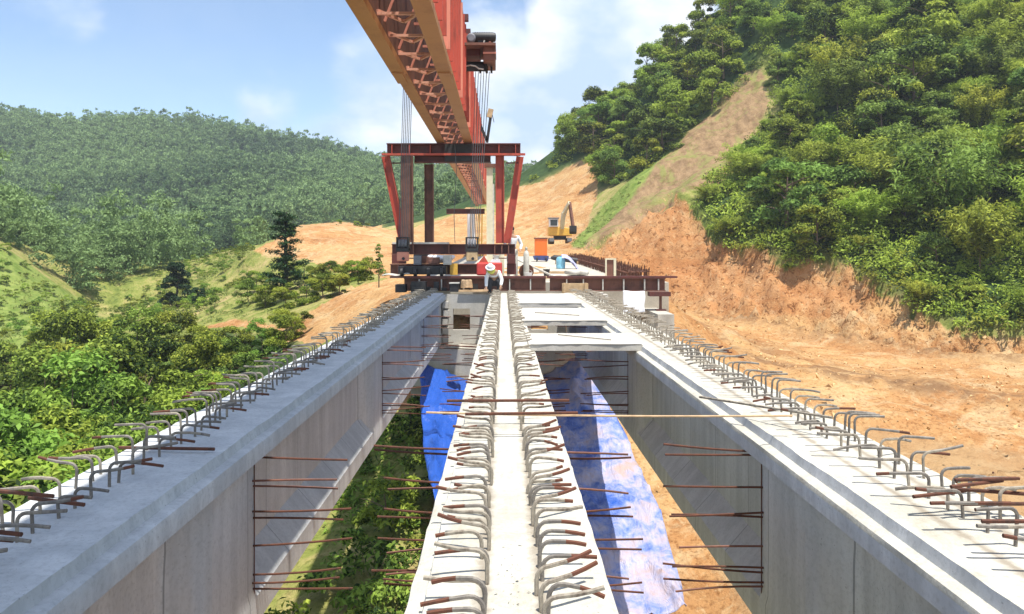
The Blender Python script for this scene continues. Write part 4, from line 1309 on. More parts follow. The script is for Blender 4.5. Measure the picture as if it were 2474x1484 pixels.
m.build('shim_stack', MT['black'], None, 'row of dark steel shims packed under the rail beam at the shaded girder', 'shims', loc=(-2.2, 29, .05))
for k, (x, w_, h_) in enumerate(((-3.3, .28, .34), (-2.75, .4, .28), (-2.2, .3, .36))):
    m = MB(); m.box(x, x + w_, 30.0, 30.35, .96, .96 + h_); m.box(x + .03, x + w_ - .03, 29.98, 30.0, 1.0, 1.0 + h_ * .4)
    m.build('tool_box', (MT['grey'], MT['brown'], MT['lgrey'])[k], None, ('grey tool box on the bogie beam below the left hook block', 'brown tool box on the middle of the bogie beam', 'pale tool box on the bogie beam near the yellow panel')[k], 'tool box', loc=(x, 30.1, .96), bevel=.015)

# excavator on the embankment
def excavator():
    base = P(1352, 604, 88); g = float(height([(base.x, 88)])[0]) + .05
    x, y = base.x, 88.0
    e = empty('excavator', (x, y, g), 'yellow excavator with raised boom parked on the orange embankment', 'excavator')
    for s in (-1, 1):
        m = MB()
        prof = [(y - 1.5, g + .3), (y - 1.3, g + .02), (y + 1.3, g + .02), (y + 1.5, g + .3), (y + 1.3, g + .68), (y - 1.3, g + .68)]
        m.prism(prof, 'x', x + s * .95 - .25, x + s * .95 + .25); t = m.build('track', MT['black'], e)
        for q in (-1.1, 0, 1.1):
            m = MB(); m.lathe([(.2, -.28), (.2, .28)], (x + s * .95, y + q, g + .33), 12, 0, 'x'); m.build('roller', MT['brown'], t)
    m = MB(); m.box(x - .65, x + .65, y - .7, y + .7, g + .5, g + .9); m.build('undercarriage', MT['black'], e)
    m = MB(); m.prism([(x - 1.25, g + .92), (x + 1.25, g + .92), (x + 1.25, g + 1.7), (x + .2, g + 1.85), (x - 1.25, g + 1.85)], 'y', y - 1.0, y + 1.6); m.build('engine_house', MT['yellow'], e, bevel=.06)
    m = MB(); m.box(x - 1.2, x - .25, y - 1.25, y + .1, g + 1.86, g + 2.75); cb = m.build('cab', MT['white'], e, bevel=.08)
    m = MB(); m.box(x - 1.1, x - .35, y - 1.27, y - 1.255, g + 2.0, g + 2.62); m.build('window', MT['glass'], cb)
    m = MB(); m.box(x - 1.3, x - .15, y - 1.35, y + .2, g + 2.752, g + 2.86); m.build('roof', MT['grey'], cb)
    m = MB(); m.bar((x + .15, y - .9, g + 1.7), (x + .32, y - 1.5, g + 3.4), .36, .42); m.bar((x + .31, y - 1.45, g + 3.3), (x + .85, y - 2.6, g + 4.35), .3, .36); m.build('boom', MT['cream'], e)
    m = MB(); m.bar((x + .85, y - 2.5, g + 4.4), (x + 1.15, y - 3.1, g + 1.9), .24, .3); m.build('stick', MT['brown'], e)
    m = MB(); m.tube([(x + .3, y - 1.2, g + 2.4), (x + .72, y - 2.3, g + 4.0)], .07, 8); m.build('hydraulic_ram', MT['lgrey'], e)
    m = MB(); m.prism([(y - 3.6, g + 1.9), (y - 2.8, g + 1.95), (y - 2.6, g + 1.35), (y - 3.1, g + 1.05), (y - 3.6, g + 1.3)], 'x', x + .8, x + 1.5); m.build('bucket', MT['black'], e)
excavator()

# green sheet fence low on the right
p0, p1 = P(2215, 1192, 21), P(2560, 1185, 23)
e = empty('sheet_fence', p0, 'faded green sheet fence at the foot of the orange slope', 'fence')
m = MB()
m.grid(lambda u, v: (p0.x + (p1.x - p0.x) * u, p0.y + (p1.y - p0.y) * u + .05 * math.sin(u * 22), p0.z - .45 + v * .62 + .03 * math.sin(u * 9)), 60, 3)
o = m.build('sheet_panel', MT['fence'], e); s = o.modifiers.new('thickness', 'SOLIDIFY'); s.thickness = .01
for k in range(5):
    q = p0.lerp(p1, k / 4); m = MB(); m.tube([(q.x, q.y - .06, p0.z - .9), (q.x, q.y - .06, p0.z + .3)], .03, 6); m.build('post', MT['brown'], e)
# thorn bundle past the near end of the sunlit girder
# ------------------------------------------------------------------ people
def skinned(name, joints, edges, root, mat, parent, sub=2):
    """one continuous skinned surface: joints {name: (co, radius)}"""
    names = list(joints)
    me = bpy.data.meshes.new(name)
    base = origin(parent)
    me.from_pydata([tuple(Vector(joints[n][0]) - base) for n in names], [(names.index(a), names.index(b)) for a, b in edges], [])
    me.materials.append(mat)
    o = bpy.data.objects.new(name, me); COL.objects.link(o); o.parent = parent
    sk = o.modifiers.new('skin', 'SKIN'); sk.use_smooth_shade = True
    if not me.skin_vertices:
        bm = bmesh.new(); bm.from_mesh(me); bm.verts.layers.skin.verify(); bm.to_mesh(me); bm.free()
    for i, n in enumerate(names):
        r = joints[n][1]
        d = me.skin_vertices[0].data[i]
        d.radius = r if isinstance(r, tuple) else (r, r)
        d.use_root = (n == root)
    ss = o.modifiers.new('smooth', 'SUBSURF'); ss.levels = sub; ss.render_levels = sub
    return o
def hand(J, E, wrist, fwd, side, pre):
    """palm, four fingers and a thumb"""
    wv, fwd, side = Vector(J[wrist][0]), Vector(fwd).normalized(), Vector(side).normalized()
    J[pre + 'palm'] = (wv + fwd * .055, (.034, .016)); E.append((wrist, pre + 'palm'))
    dn = fwd.cross(side).normalized()
    for k, (o_, l_) in enumerate(((-.030, .068), (-.010, .078), (.010, .072), (.030, .058))):
        a = wv + fwd * .085 + side * o_
        J[f'{pre}k{k}'] = (a, .0095); E.append((pre + 'palm', f'{pre}k{k}'))
        J[f'{pre}m{k}'] = (a + fwd * l_ * .55 + dn * .010, .0085); E.append((f'{pre}k{k}', f'{pre}m{k}'))
        J[f'{pre}t{k}'] = (a + fwd * l_ * .9 + dn * .032, .0075); E.append((f'{pre}m{k}', f'{pre}t{k}'))
    t0 = wv + fwd * .035 - side * .036
    J[pre + 'th0'] = (t0, .011); E.append((pre + 'palm', pre + 'th0'))
    J[pre + 'th1'] = (t0 + fwd * .035 - side * .022 + dn * .012, .0095); E.append((pre + 'th0', pre + 'th1'))
    J[pre + 'th2'] = (t0 + fwd * .062 - side * .026 + dn * .022, .008); E.append((pre + 'th1', pre + 'th2'))
def head_parts(parent, c, look, r=.1):
    """face on the body's head: eyes, nose, mouth and ears as small raised forms of one mesh"""
    look = Vector(look).normalized(); side = look.cross(Vector((0, 0, 1)))
    side = side.normalized() if side.length > .05 else Vector((1, 0, 0)); up = side.cross(look)
    m = MB()
    def ball(p, rx):
        m.lathe([(rx * .05, -rx), (rx * .7, -rx * .7), (rx, 0), (rx * .7, rx * .7), (rx * .05, rx)], p, 8)
    ball(c + look * r * 1.0, .016); ball(c + look * r * .98 - up * .05, .014)
    for s in (-1, 1): ball(c + side * s * r * .92, .02)
    m.build('face', MT['skin'], parent, smooth=60)
    m = MB()
    for s in (-1, 1): ball(c + look * r * .93 + up * .022 + side * s * .034, .011)
    m.build('eye', MT['hair'], parent, smooth=60)

# worker crouching at the end of the middle girder
def worker_crouching():
    Y = 28.15
    gx = P(1190, 0, Y).x; z0 = .0
    e = empty('person', (gx, Y, z0), 'person in white hood and sleeves crouching at the end of the middle girder', 'person')
    V = lambda x, y, z: Vector((gx + x, Y + y, z0 + z))
    J = {'pelvis': (V(.06, .22, .42), .14), 'spine': (V(.05, .10, .60), .13), 'chest': (V(.02, -.06, .74), .145), 'neck': (V(-.02, -.19, .80), .06),
         'head': (V(-.05, -.27, .83), .088), 'crown': (V(-.08, -.33, .90), .080),
         'shl': (V(-.17, -.08, .75), .065), 'ell': (V(-.22, -.20, .48), .045), 'wrl': (V(-.22, -.30, .24), .032),
         'shr': (V(.21, -.05, .74), .065), 'elr': (V(.32, -.12, .48), .045), 'wrr': (V(.28, -.26, .28), .032),
         'hl': (V(-.05, .20, .40), .10), 'kl': (V(-.12, -.12, .46), .075), 'al': (V(-.10, .06, .09), .048), 'tl': (V(-.11, -.10, .035), .036),
         'hr': (V(.17, .20, .40), .10), 'kr': (V(.22, -.10, .45), .075), 'ar': (V(.20, .08, .09), .048), 'tr': (V(.22, -.08, .035), .036)}
    E = [('pelvis', 'spine'), ('spine', 'chest'), ('chest', 'neck'), ('neck', 'head'), ('head', 'crown'), ('chest', 'shl'), ('shl', 'ell'), ('ell', 'wrl'),
         ('chest', 'shr'), ('shr', 'elr'), ('elr', 'wrr'), ('pelvis', 'hl'), ('hl', 'kl'), ('kl', 'al'), ('al', 'tl'), ('pelvis', 'hr'), ('hr', 'kr'), ('kr', 'ar'), ('ar', 'tr')]
    B, BE = dict(J), list(E)
    hand(B, BE, 'wrl', (.0, -.2, -.5), (1, 0, 0), 'l'); hand(B, BE, 'wrr', (-.1, -.3, -.5), (-1, 0, 0), 'r')
    skinned('body', B, BE, 'pelvis', MT['skin'], e)
    g = lambda ks, k: {n: (J[n][0], tuple(q + k for q in J[n][1]) if isinstance(J[n][1], tuple) else J[n][1] + k) for n in ks}
    skinned('shirt', g(('spine', 'chest', 'shl', 'ell', 'wrl', 'shr', 'elr', 'wrr'), .022), [x for x in E if x[0] in ('spine', 'chest', 'shl', 'ell', 'shr', 'elr') and x[1] not in ('neck',)], 'chest', MT['shirt'], e)
    skinned('trousers', g(('pelvis', 'hl', 'kl', 'al', 'hr', 'kr', 'ar'), .02), [x for x in E if x[0] in ('pelvis', 'hl', 'kl', 'hr', 'kr') and x[1] != 'spine'], 'pelvis', MT['pants'], e)
    for s in ('l', 'r'):
        skinned('boot', g(('a' + s, 't' + s), .018), [('a' + s, 't' + s)], 'a' + s, MT['rubber'], e)
    m = MB(); c = J['crown'][0]
    m.lathe([(.165, -.02), (.165, 0), (.125, .01), (.115, .06), (.08, .11), (.02, .135)], (0, 0, 0), 20)
    rot = Matrix.Rotation(R(38), 4, 'X')
    m.v = [tuple(rot @ Vector(v) + c + Vector((0, -.015, .02))) for v in m.v]
    m.build('hood', MT['shirt'], e, smooth=50)
    m = MB(); m.lathe([(.115, -.10), (.14, -.05), (.135, .02), (.11, .07)], (0, 0, 0), 18)
    m.v = [tuple(rot @ Vector(v) + J['head'][0] + Vector((0, .05, .0))) for v in m.v]
    m.build('collar', MT['scarf'], e, smooth=60)
    head_parts(e, J['head'][0], (0, -.8, -.6))
worker_crouching()
def worker_standing():
    Y = 32.2
    c = P(1237, 0, Y); z0 = deck_z(Y) + .02
    s = (CAMZ - (547 - VY) / F * Y - z0) / 1.72
    e = empty('person', (c.x, Y, z0), 'dark haired person in pale work clothes standing behind the base beam of the portal', 'person')
    V = lambda x, y, z: Vector((c.x + x * s, Y + y * s, z0 + z * s))
    J = {'pelvis': (V(0, 0, .93), .14), 'spine': (V(0, .01, 1.12), .13), 'chest': (V(.01, -.02, 1.32), .15), 'neck': (V(0, -.03, 1.47), .058),
         'head': (V(-.02, -.05, 1.56), .09), 'crown': (V(-.02, -.045, 1.65), .082),
         'shl': (V(-.18, -.02, 1.37), .065), 'ell': (V(-.25, -.04, 1.10), .045), 'wrl': (V(-.16, -.22, 1.0), .032),
         'shr': (V(.19, -.02, 1.37), .065), 'elr': (V(.30, .0, 1.12), .045), 'wrr': (V(.26, -.16, .96), .032),
         'hl': (V(-.1, 0, .88), .10), 'kl': (V(-.11, -.03, .48), .065), 'al': (V(-.12, .02, .08), .045), 'tl': (V(-.13, -.14, .03), .036),
         'hr': (V(.1, 0, .88), .10), 'kr': (V(.12, -.02, .48), .065), 'ar': (V(.13, .03, .08), .045), 'tr': (V(.14, -.13, .03), .036)}
    E = [('pelvis', 'spine'), ('spine', 'chest'), ('chest', 'neck'), ('neck', 'head'), ('head', 'crown'), ('chest', 'shl'), ('shl', 'ell'), ('ell', 'wrl'),
         ('chest', 'shr'), ('shr', 'elr'), ('elr', 'wrr'), ('pelvis', 'hl'), ('hl', 'kl'), ('kl', 'al'), ('al', 'tl'), ('pelvis', 'hr'), ('hr', 'kr'), ('kr', 'ar'), ('ar', 'tr')]
    B, BE = dict(J), list(E)
    hand(B, BE, 'wrl', (.2, -.6, -.2), (1, 0, 0), 'l'); hand(B, BE, 'wrr', (-.1, -.6, -.3), (-1, 0, 0), 'r')
    skinned('body', B, BE, 'pelvis', MT['skin'], e)
    g = lambda ks, k: {n: (J[n][0], J[n][1] + k) for n in ks}
    skinned('shirt', g(('pelvis', 'spine', 'chest', 'shl', 'ell', 'wrl', 'shr', 'elr', 'wrr'), .022), [x for x in E if x[0] in ('pelvis', 'spine', 'chest', 'shl', 'ell', 'shr', 'elr') and x[1] not in ('neck', 'hl', 'hr')], 'chest', MT['shirt'], e)
    skinned('trousers', g(('pelvis', 'hl', 'kl', 'al', 'hr', 'kr', 'ar'), .018), [x for x in E if x[0] in ('pelvis', 'hl', 'kl', 'hr', 'kr') and x[1] != 'spine'], 'pelvis', MT['lgrey'], e)
    for q in ('l', 'r'):
        skinned('boot', g(('a' + q, 't' + q), .018), [('a' + q, 't' + q)], 'a' + q, MT['rubber'], e)
    m = MB(); k = J['crown'][0]
    m.lathe([(.10, -.05), (.112, .0), (.10, .06), (.06, .10), (.01, .112)], (k.x, k.y + .02, k.z - .02), 18)
    m.build('hair', MT['hair'], e, smooth=60)
    head_parts(e, J['head'][0], (-.2, -1, -.1))
worker_standing()

# ------------------------------------------------------------------ foliage
NR = np.random.RandomState(21)
def leaf_quads(cen, nrm, ln, wd, rs, droop=.0):
    """rhombic leaves: centre, facing, length, width"""
    n = len(cen)
    t = rs.normal(size=(n, 3)); t[:, 2] -= droop
    t -= nrm * (t * nrm).sum(1, keepdims=True)
    t /= np.linalg.norm(t, axis=1, keepdims=True) + 1e-9
    b = np.cross(nrm, t)
    l = (ln * rs.uniform(.6, 1.3, n))[:, None]; q = (wd * rs.uniform(.6, 1.3, n))[:, None]
    bend = nrm * l * .12
    return np.stack([cen - t * l * .5 - bend, cen + b * q * .5 - t * l * .05, cen + t * l * .5 - bend, cen - b * q * .5 - t * l * .05], 1).reshape(-1, 3)
def quads_mesh(name, co, tint, mat):
    me = bpy.data.meshes.new(name)
    nq = len(co) // 4
    me.vertices.add(len(co)); me.vertices.foreach_set('co', co.astype(np.float32).ravel())
    me.loops.add(len(co)); me.loops.foreach_set('vertex_index', np.arange(len(co), dtype=np.int32))
    me.polygons.add(nq); me.polygons.foreach_set('loop_start', np.arange(0, len(co), 4, dtype=np.int32)); me.polygons.foreach_set('loop_total', np.full(nq, 4, np.int32))
    me.update(calc_edges=True)
    a = me.attributes.new('tint', 'FLOAT', 'POINT'); a.data.foreach_set('value', np.repeat(tint, 4).astype(np.float32))
    me.materials.append(mat)
    return me
def unit(v): return v / (np.linalg.norm(v, axis=1, keepdims=True) + 1e-9)
def crown_arrays(seed, rad, h0, h1, nclump, per, ln, wd, shape='dome', droop=.3, up=.5):
    rs = np.random.RandomState(seed)
    cs, ns, ts = [], [], []
    for k in range(nclump):
        a = rs.uniform(0, 2 * math.pi); f = (k + .5) / nclump
        if shape == 'dome':
            z = h0 + (h1 - h0) * rs.beta(1.15, 1.1); q = (z - h0) / (h1 - h0)
            rr = rad * math.sqrt(max(.05, 1 - (q * 1.5 - .62) ** 2)) * rs.uniform(.35, .9)
            cr = rad * rs.uniform(.16, .48)
        elif shape == 'column':
            z = h0 + (h1 - h0) * f; rr = rad * rs.uniform(.1, .6) * (1.15 - f); cr = rad * rs.uniform(.35, .6) * (1.1 - f * .5)
        else:
            z = h0 + (h1 - h0) * f; rr = rad * (1.02 - f) * rs.uniform(.3, .9); cr = rad * .3 * (1.15 - f)
        if shape == 'spray':
            L = rad * rs.uniform(.5, 1.1); hh = (h1 - h0) * rs.uniform(.55, 1.0); t = rs.uniform(.15, 1, per) ** .7
            o = np.array([math.cos(a), math.sin(a), 0]); b0 = np.append(rs.normal(size=2) * rad * .15, h0)
            p = b0 + o * (L * t ** 1.6)[:, None] + np.array([0, 0, 1.0]) * (hh * (1.55 * t - .62 * t ** 3))[:, None] + rs.normal(size=(per, 3)) * .17 * (.4 + t[:, None])
            cs.append(p); ns.append(unit(o * .5 + np.array([0, 0, .8]) + rs.normal(size=p.shape) * .5)); ts.append(np.clip(rs.uniform(.2, .9) + rs.normal(size=per) * .2, 0, 1))
            continue
        c = np.array([rr * math.cos(a), rr * math.sin(a), z])
        d = unit(rs.normal(size=(per, 3))); d[:, 2] = np.where(d[:, 2] < -.35, -d[:, 2] * .6, d[:, 2])
        s = rs.uniform(.62, 1.12, per)[:, None]
        squash = np.array([1, 1, .72 if shape != 'tier' else .32])
        p = c + d * squash * cr * s
        p += rs.normal(size=p.shape) * cr * .06
        cs.append(p); ns.append(unit(d * .7 + np.array([0, 0, up]) + rs.normal(size=d.shape) * .55))
        ts.append(np.clip(rs.uniform(.1, .7) + rs.normal(size=per) * .28, 0, 1))
    c, n, t = np.concatenate(cs), np.concatenate(ns), np.concatenate(ts)
    return leaf_quads(c, n, ln, wd, rs, droop), t
def trunk_mesh(seed, h, r0, rad, mat, limbs=6, hb=.3):
    r = random.Random(seed); m = MB()
    bend = Vector((r.uniform(-.4, .4), r.uniform(-.4, .4), 0))
    pts = [Vector((0, 0, -.8)) + (Vector((0, 0, h + .8)) * t) + bend * t * t for t in (0, .2, .4, .6, .8, 1)]
    m.tube(pts, [r0 * 1.25, r0, r0 * .85, r0 * .65, r0 * .4, r0 * .1], 7)
    for k in range(limbs):
        f = hb + (1 - hb) * k / limbs * .85; a = k * 2.4 + r.random()
        b = Vector((0, 0, -.8 + (h + .8) * f)) + bend * f * f
        e_ = b + Vector((math.cos(a) * rad * .7, math.sin(a) * rad * .7, h * .16))
        m.tube([b, b.lerp(e_, .5) + Vector((0, 0, .1 * h * .3)), e_], [r0 * .45, r0 * .3, r0 * .06], 5)
    return m.mesh('trunk', mat, smooth=60)
KINDS = {}
def kind(key, n, rad, h, h0, nclump, per, ln, wd, mats, shape='dome', r0=.16, limbs=6, bark='bark', droop=.3):
    L = []
    for i in range(n):
        co, ti = crown_arrays(hash(key) % 1000 + i * 7 if False else sum(map(ord, key)) + i * 7, rad, h0, h, nclump, per, ln, wd, shape, droop)
        L.append((quads_mesh('crown', co, ti, LEAF[mats[i % len(mats)]]), trunk_mesh(i + 5, h * .86, r0, rad, MT[bark], limbs), mats[i % len(mats)]))
    KINDS[key] = L
kind('jungle', 9, 3.0, 5.8, .3, 19, 430, .38, .165, ('jungle', 'lime', 'deep'), r0=.17)
kind('feather', 3, 2.6, 5.6, .3, 46, 110, .42, .10, ('lime', 'jungle', 'deep'), 'spray', .06)
kind('thicket', 8, 2.2, 5.2, .2, 19, 520, .24, .11, ('bush', 'jungle', 'lime'), r0=.10)
kind('slim', 3, 1.2, 5.5, 1.4, 9, 70, .36, .13, ('jungle', 'deep', 'lime'), 'column', .09)
kind('bush', 4, .75, 1.0, .05, 9, 150, .125, .055, ('bush', 'lime', 'jungle'), r0=.03, limbs=4)
kind('dark', 2, 1.0, 2.9, .1, 26, 190, .26, .10, ('darktree',), r0=.09, bark='bark_dark')
def plant(name, knd, i, loc, s, rz, label, cat, group=None, sz=None, tilt=0.0):
    cm, tm, _ = KINDS[knd][i % len(KINDS[knd])]
    e = bpy.data.objects.new(name, None); e.empty_display_size = .3
    e.location = loc; e.rotation_euler = (tilt, 0, rz); e.scale = (s, s, sz or s)
    COL.objects.link(e); tag(e, label, cat, group)
    link_mesh('trunk', tm, e); link_mesh('crown', cm, e)
    return e
TONE = {'jungle': 'mid green', 'lime': 'yellow green', 'deep': 'deep green', 'bush': 'fresh green'}

def scatter(n_try, xr, yr, poly, gap, seed, test=None):
    rs = np.random.RandomState(seed)
    X = rs.uniform(*xr, n_try); Y = rs.uniform(*yr, n_try)
    Z = np.concatenate([height(np.stack([X[i:i + 20000], Y[i:i + 20000]], 1)) for i in range(0, n_try, 20000)])
    px, py = photo_xy(X, Y, Z)
    ok = inside(px, py, poly) if poly else np.ones(n_try, bool)
    if test is not None: ok &= test(px, py, X, Y, Z)
    out = []
    cell = {}
    for i in np.nonzero(ok)[0]:
        k = (int(X[i] // gap), int(Y[i] // gap)); near = False
        for a in (-1, 0, 1):
            for b in (-1, 0, 1):
                for j in cell.get((k[0] + a, k[1] + b), ()):
                    if (X[i] - X[j]) ** 2 + (Y[i] - Y[j]) ** 2 < gap * gap: near = True; break
        if near: continue
        cell.setdefault(k, []).append(i); out.append((X[i], Y[i], Z[i], px[i], py[i]))
    return out

r = random.Random(77)
vis = lambda px, py, X, Y, Z: (px < 2620) & (py > -70) & (py < 1000)
spots = scatter(9000, (5, 75), (40, 125), JUNGLE_R, 2.45, 4, vis)
spots.sort(key=lambda s: s[1])
count = 0
for (x, y, z, px, py) in spots[:224]:
    i = r.randrange(9); tone = TONE[KINDS['jungle'][i][2]]
    low = any(abs(px - a) < 90 and 0 < b - py < 70 for a, b in JUNGLE_R[5:13])
    zone = 'hanging over the orange cut face' if low else 'high on the steep hillside' if py < 330 else 'in the middle of the steep hillside'
    s = r.choice((.45, .6, .75, .85, .95, 1.05, 1.3)) * r.uniform(.9, 1.1)
    fe = r.random() < .36
    tone = TONE[KINDS['feather'][i % 3][2]] if fe else tone
    nm = 'feathery bamboo clump' if fe else 'leafy jungle tree'
    if px < 1990 and py < 520: s *= .62
    plant('bamboo_clump' if fe else 'jungle_tree', 'feather' if fe else 'jungle', i, (x, y, z - .35), s * (.8 if low else 1), r.uniform(0, 6.28), f'{tone} {nm} {zone}', 'bamboo' if fe else 'tree',
          f'{tone} {nm}s {zone}', s * r.uniform(.7, 1.05) * (.75 if low else 1))
spots = scatter(6000, (0, 45), (88, 150), JUNGLE_B, 2.9, 9, lambda px, py, X, Y, Z: (py > -40))
for (x, y, z, px, py) in spots[:75]:
    i = r.randrange(9); tone = TONE[KINDS['jungle'][i][2]]
    plant('jungle_tree', 'jungle', i, (x, y, z - .35), r.uniform(.6, 1.1), r.uniform(0, 6.28), f'{tone} leafy tree on the ridge behind the bare landslide strip', 'tree',
          f'{tone} trees on the ridge behind the landslide', r.uniform(.6, 1.05))
# undergrowth and creepers that close the gaps on the hill
def undergrowth(name, spots, rad, per, ln, wd, mat, label, hgt=.8, seed=3):
    rs = np.random.RandomState(seed)
    S = np.array([(a, b, c) for a, b, c, *_ in spots])
    n = len(S) * per
    base = np.repeat(S, per, 0)
    d = unit(rs.normal(size=(n, 3))); d[:, 2] = np.abs(d[:, 2])
    rr = np.repeat(rs.uniform(.6, 1.3, len(S)) * rad, per)[:, None]
    c = base + d * rr * rs.uniform(.5, 1.05, n)[:, None] * np.array([1, 1, hgt])
    nr = unit(d * .6 + np.array([0, 0, .5]) + rs.normal(size=(n, 3)) * .5)
    ti = np.clip(np.repeat(rs.uniform(.1, .8, len(S)), per) + rs.normal(size=n) * .2, 0, 1)
    me = quads_mesh(name, leaf_quads(c, nr, ln, wd, rs, .4), ti, mat)
    o = link_mesh(name, me)
    return tag(o, label, kind='stuff')
inj = lambda px, py, X, Y, Z: (px < 2650) & (py > -80)
us = scatter(16000, (5, 75), (40, 125), JUNGLE_R, 1.35, 14, inj)
undergrowth('undergrowth', us[::2], 1.45, 210, .34, .15, LEAF['jungle'], 'tangled green undergrowth covering the steep hillside', 1.1)
undergrowth('undergrowth', us[1::2], 1.25, 190, .32, .13, LEAF['lime'], 'bright green creepers hanging between the trees of the steep hillside', 1.1, 23)
us = scatter(9000, (0, 45), (80, 150), JUNGLE_B, 1.5, 15, inj)
undergrowth('undergrowth', us, 1.3, 120, .42, .17, LEAF['jungle'], 'green undergrowth on the ridge behind the landslide strip')
us = scatter(9000, (0, 35), (70, 120), LIME, .8, 16)
undergrowth('grass', us, .3, 30, .24, .06, LEAF['grass'], 'bright lime grass along the edge of the landslide strip', .5)

SPUR = [(250, 790), (330, 700), (420, 645), (520, 615), (610, 600), (610, 690), (560, 760), (470, 780)]
SLOPE = [(-40, 575), (60, 640), (140, 715), (220, 740), (260, 800), (100, 830), (-40, 860)]

BAND = [(a, b + 14) for a, b in JUNGLE_R[3:13]] + [(a, b - 85) for a, b in JUNGLE_R[3:13][::-1]]
us = scatter(14000, (8, 40), (44, 82), BAND, .62, 18)
undergrowth('undergrowth', us[::2], .75, 70, .30, .12, LEAF['lime'], 'creepers and ferns spilling over the top edge of the orange cut', 1.0, 24)
undergrowth('undergrowth', us[1::2], .85, 70, .32, .13, LEAF['jungle'], 'dark green undergrowth along the top edge of the orange cut', 1.0, 25)
# far mountain: one wood
def far_wood():
    rs = np.random.RandomState(5)
    n = 34000
    X = rs.uniform(-330, 90, n); Y = rs.uniform(84, 425, n)
    Z = np.concatenate([height(np.stack([X[i:i + 17000], Y[i:i + 17000]], 1)) for i in range(0, n, 17000)])
    px, py = photo_xy(X, Y, Z)
    ok = (px > -260) & (px < 1420) & ~inside(px, py, SOIL_C) & ~inside(px, py, SOIL_L) & (Y > 84 + 20 * (px > 590) + 35 * (px > 900)) & ~inside(px, py, SPUR) & ~inside(px, py, SLOPE) & ~((px > 1230) & (Y < 200))
    # a faint line of pale grass runs down the slope
    trail = (np.abs(px - (330 + (py - 560) * .95)) < 9) & (py > 555) & (py < 660)
    ok &= ~trail
    X, Y, Z = X[ok], Y[ok], Z[ok]
    m = 8600
    X, Y, Z = X[:m], Y[:m], Z[:m]
    far = Y > 165
    X, Y, Z = (np.concatenate([q[far], q[~far]]) for q in (X, Y, Z)); nf = int(far.sum())
    var = [crown_arrays(900 + i, 2.7, .2, 4.6 + i * .3, 10, 20, .80, .36, 'dome' if i % 4 else 'column', .2) for i in range(8)] + [crown_arrays(950 + i, 2.6, .2, 4.6 + i * .3, 14, 60, .46, .2, 'dome' if i % 4 else 'column', .2) for i in range(8)]
    cos, tis = [], []
    for i in range(16):
        idx = np.arange(i, nf, 8) if i < 8 else np.arange(nf + i - 8, len(X), 8)
        co, ti = var[i]
        a = rs.uniform(0, 6.28, len(idx)); s = rs.uniform(.45, 1.1, len(idx)); sz = s * rs.uniform(.8, 1.5, len(idx))
        ca, sa = np.cos(a)[:, None], np.sin(a)[:, None]
        x = (co[None, :, 0] * ca - co[None, :, 1] * sa) * s[:, None] + X[idx][:, None]
        y = (co[None, :, 0] * sa + co[None, :, 1] * ca) * s[:, None] + Y[idx][:, None]
        z = co[None, :, 2] * sz[:, None] + Z[idx][:, None] - .3
        cos.append(np.stack([x, y, z], -1).reshape(-1, 3))
        big = np.array([noise.noise(Vector((X[j] * .015, Y[j] * .015, 2))) for j in idx])
        t = np.clip(ti[None, :] * .55 + rs.uniform(-.1, .4, len(idx))[:, None] + big[:, None] * .75 + .06, 0, 1)
        tis.append(t.ravel())
    me = quads_mesh('forest', np.concatenate(cos), np.concatenate(tis), LEAF['wood'])
    tag(link_mesh('forest', me), 'dense forest covering the far mountain', kind='stuff')
far_wood()

# thicket in the ravine left of the girders
TH = [(-60, 900), (60, 830), (180, 800), (330, 770), (420, 745), (520, 775), (640, 800), (735, 830), (742, 900), (600, 1010), (430, 1120), (250, 1260), (60, 1400), (-200, 1500), (-300, 1000)]
def place_px(x, y, Y, knd, i, top_h, label, cat, group=None, name='tree', wide=1.0):
    """crown top at a photograph position; the foot stands on the ground below it"""
    top = P(x, y, Y)
    z = float(height([(top.x, Y)])[0])
    s = max(.35, (top.z - z) / top_h)
    return plant(name, knd, i, (top.x, Y, z - .1), s * wide, r.uniform(0, 6.28), label, cat, group, s)
tr = random.Random(12)
rows_ = [  # x, top y, distance
    (20, 905, 30), (120, 870, 33), (210, 800, 36), (300, 790, 38), (385, 765, 38), (470, 790, 36), (545, 815, 38), (620, 800, 40), (690, 810, 42),
    (60, 960, 25), (165, 880, 28), (260, 840, 31), (350, 860, 31), (440, 850, 32), (520, 870, 33), (600, 880, 34), (680, 855, 37), (725, 860, 40),
    (-30, 1010, 21), (90, 990, 22), (190, 960, 24), (290, 930, 26), (390, 930, 27), (470, 930, 28), (550, 950, 29),
    (10, 1080, 17), (110, 1090, 18), (210, 1060, 20), (300, 1020, 22), (390, 1010, 23), (470, 1020, 25),
    (-40, 1190, 14), (60, 1180, 15), (160, 1140, 17), (250, 1110, 19), (330, 1080, 20), (120, 1190, 14.5), (200, 1160, 16),
    (150, 770, 44), (240, 765, 46), (330, 762, 45), (420, 770, 43), (90, 815, 42), (30, 850, 40), (500, 785, 42), (580, 800, 42),
    (-120, 930, 28), (-200, 1000, 24), (-110, 1090, 18), (-260, 900, 34), (-150, 830, 42)]
for k, (x, y, Y) in enumerate(rows_):
    i = tr.randrange(8); tone = TONE[KINDS['thicket'][i][2]]
    where = 'in the thicket along the outer side of the shaded girder' if y > 985 else 'in the middle of the ravine thicket' if y > 875 else 'along the far edge of the ravine thicket'
    place_px(x + tr.uniform(-15, 15), y + tr.uniform(-15, 10), Y, 'thicket', i, 5.3, f'{tone} broadleaf tree {where}', 'tree', f'{tone} trees {where}', 'broadleaf_tree', tr.uniform(.95, 1.3))
us = scatter(5000, (-32, -4.2), (12, 46), None, 1.8, 31, lambda px, py, X, Y, Z: (py > 860) & (px < 740) & (px > -200))
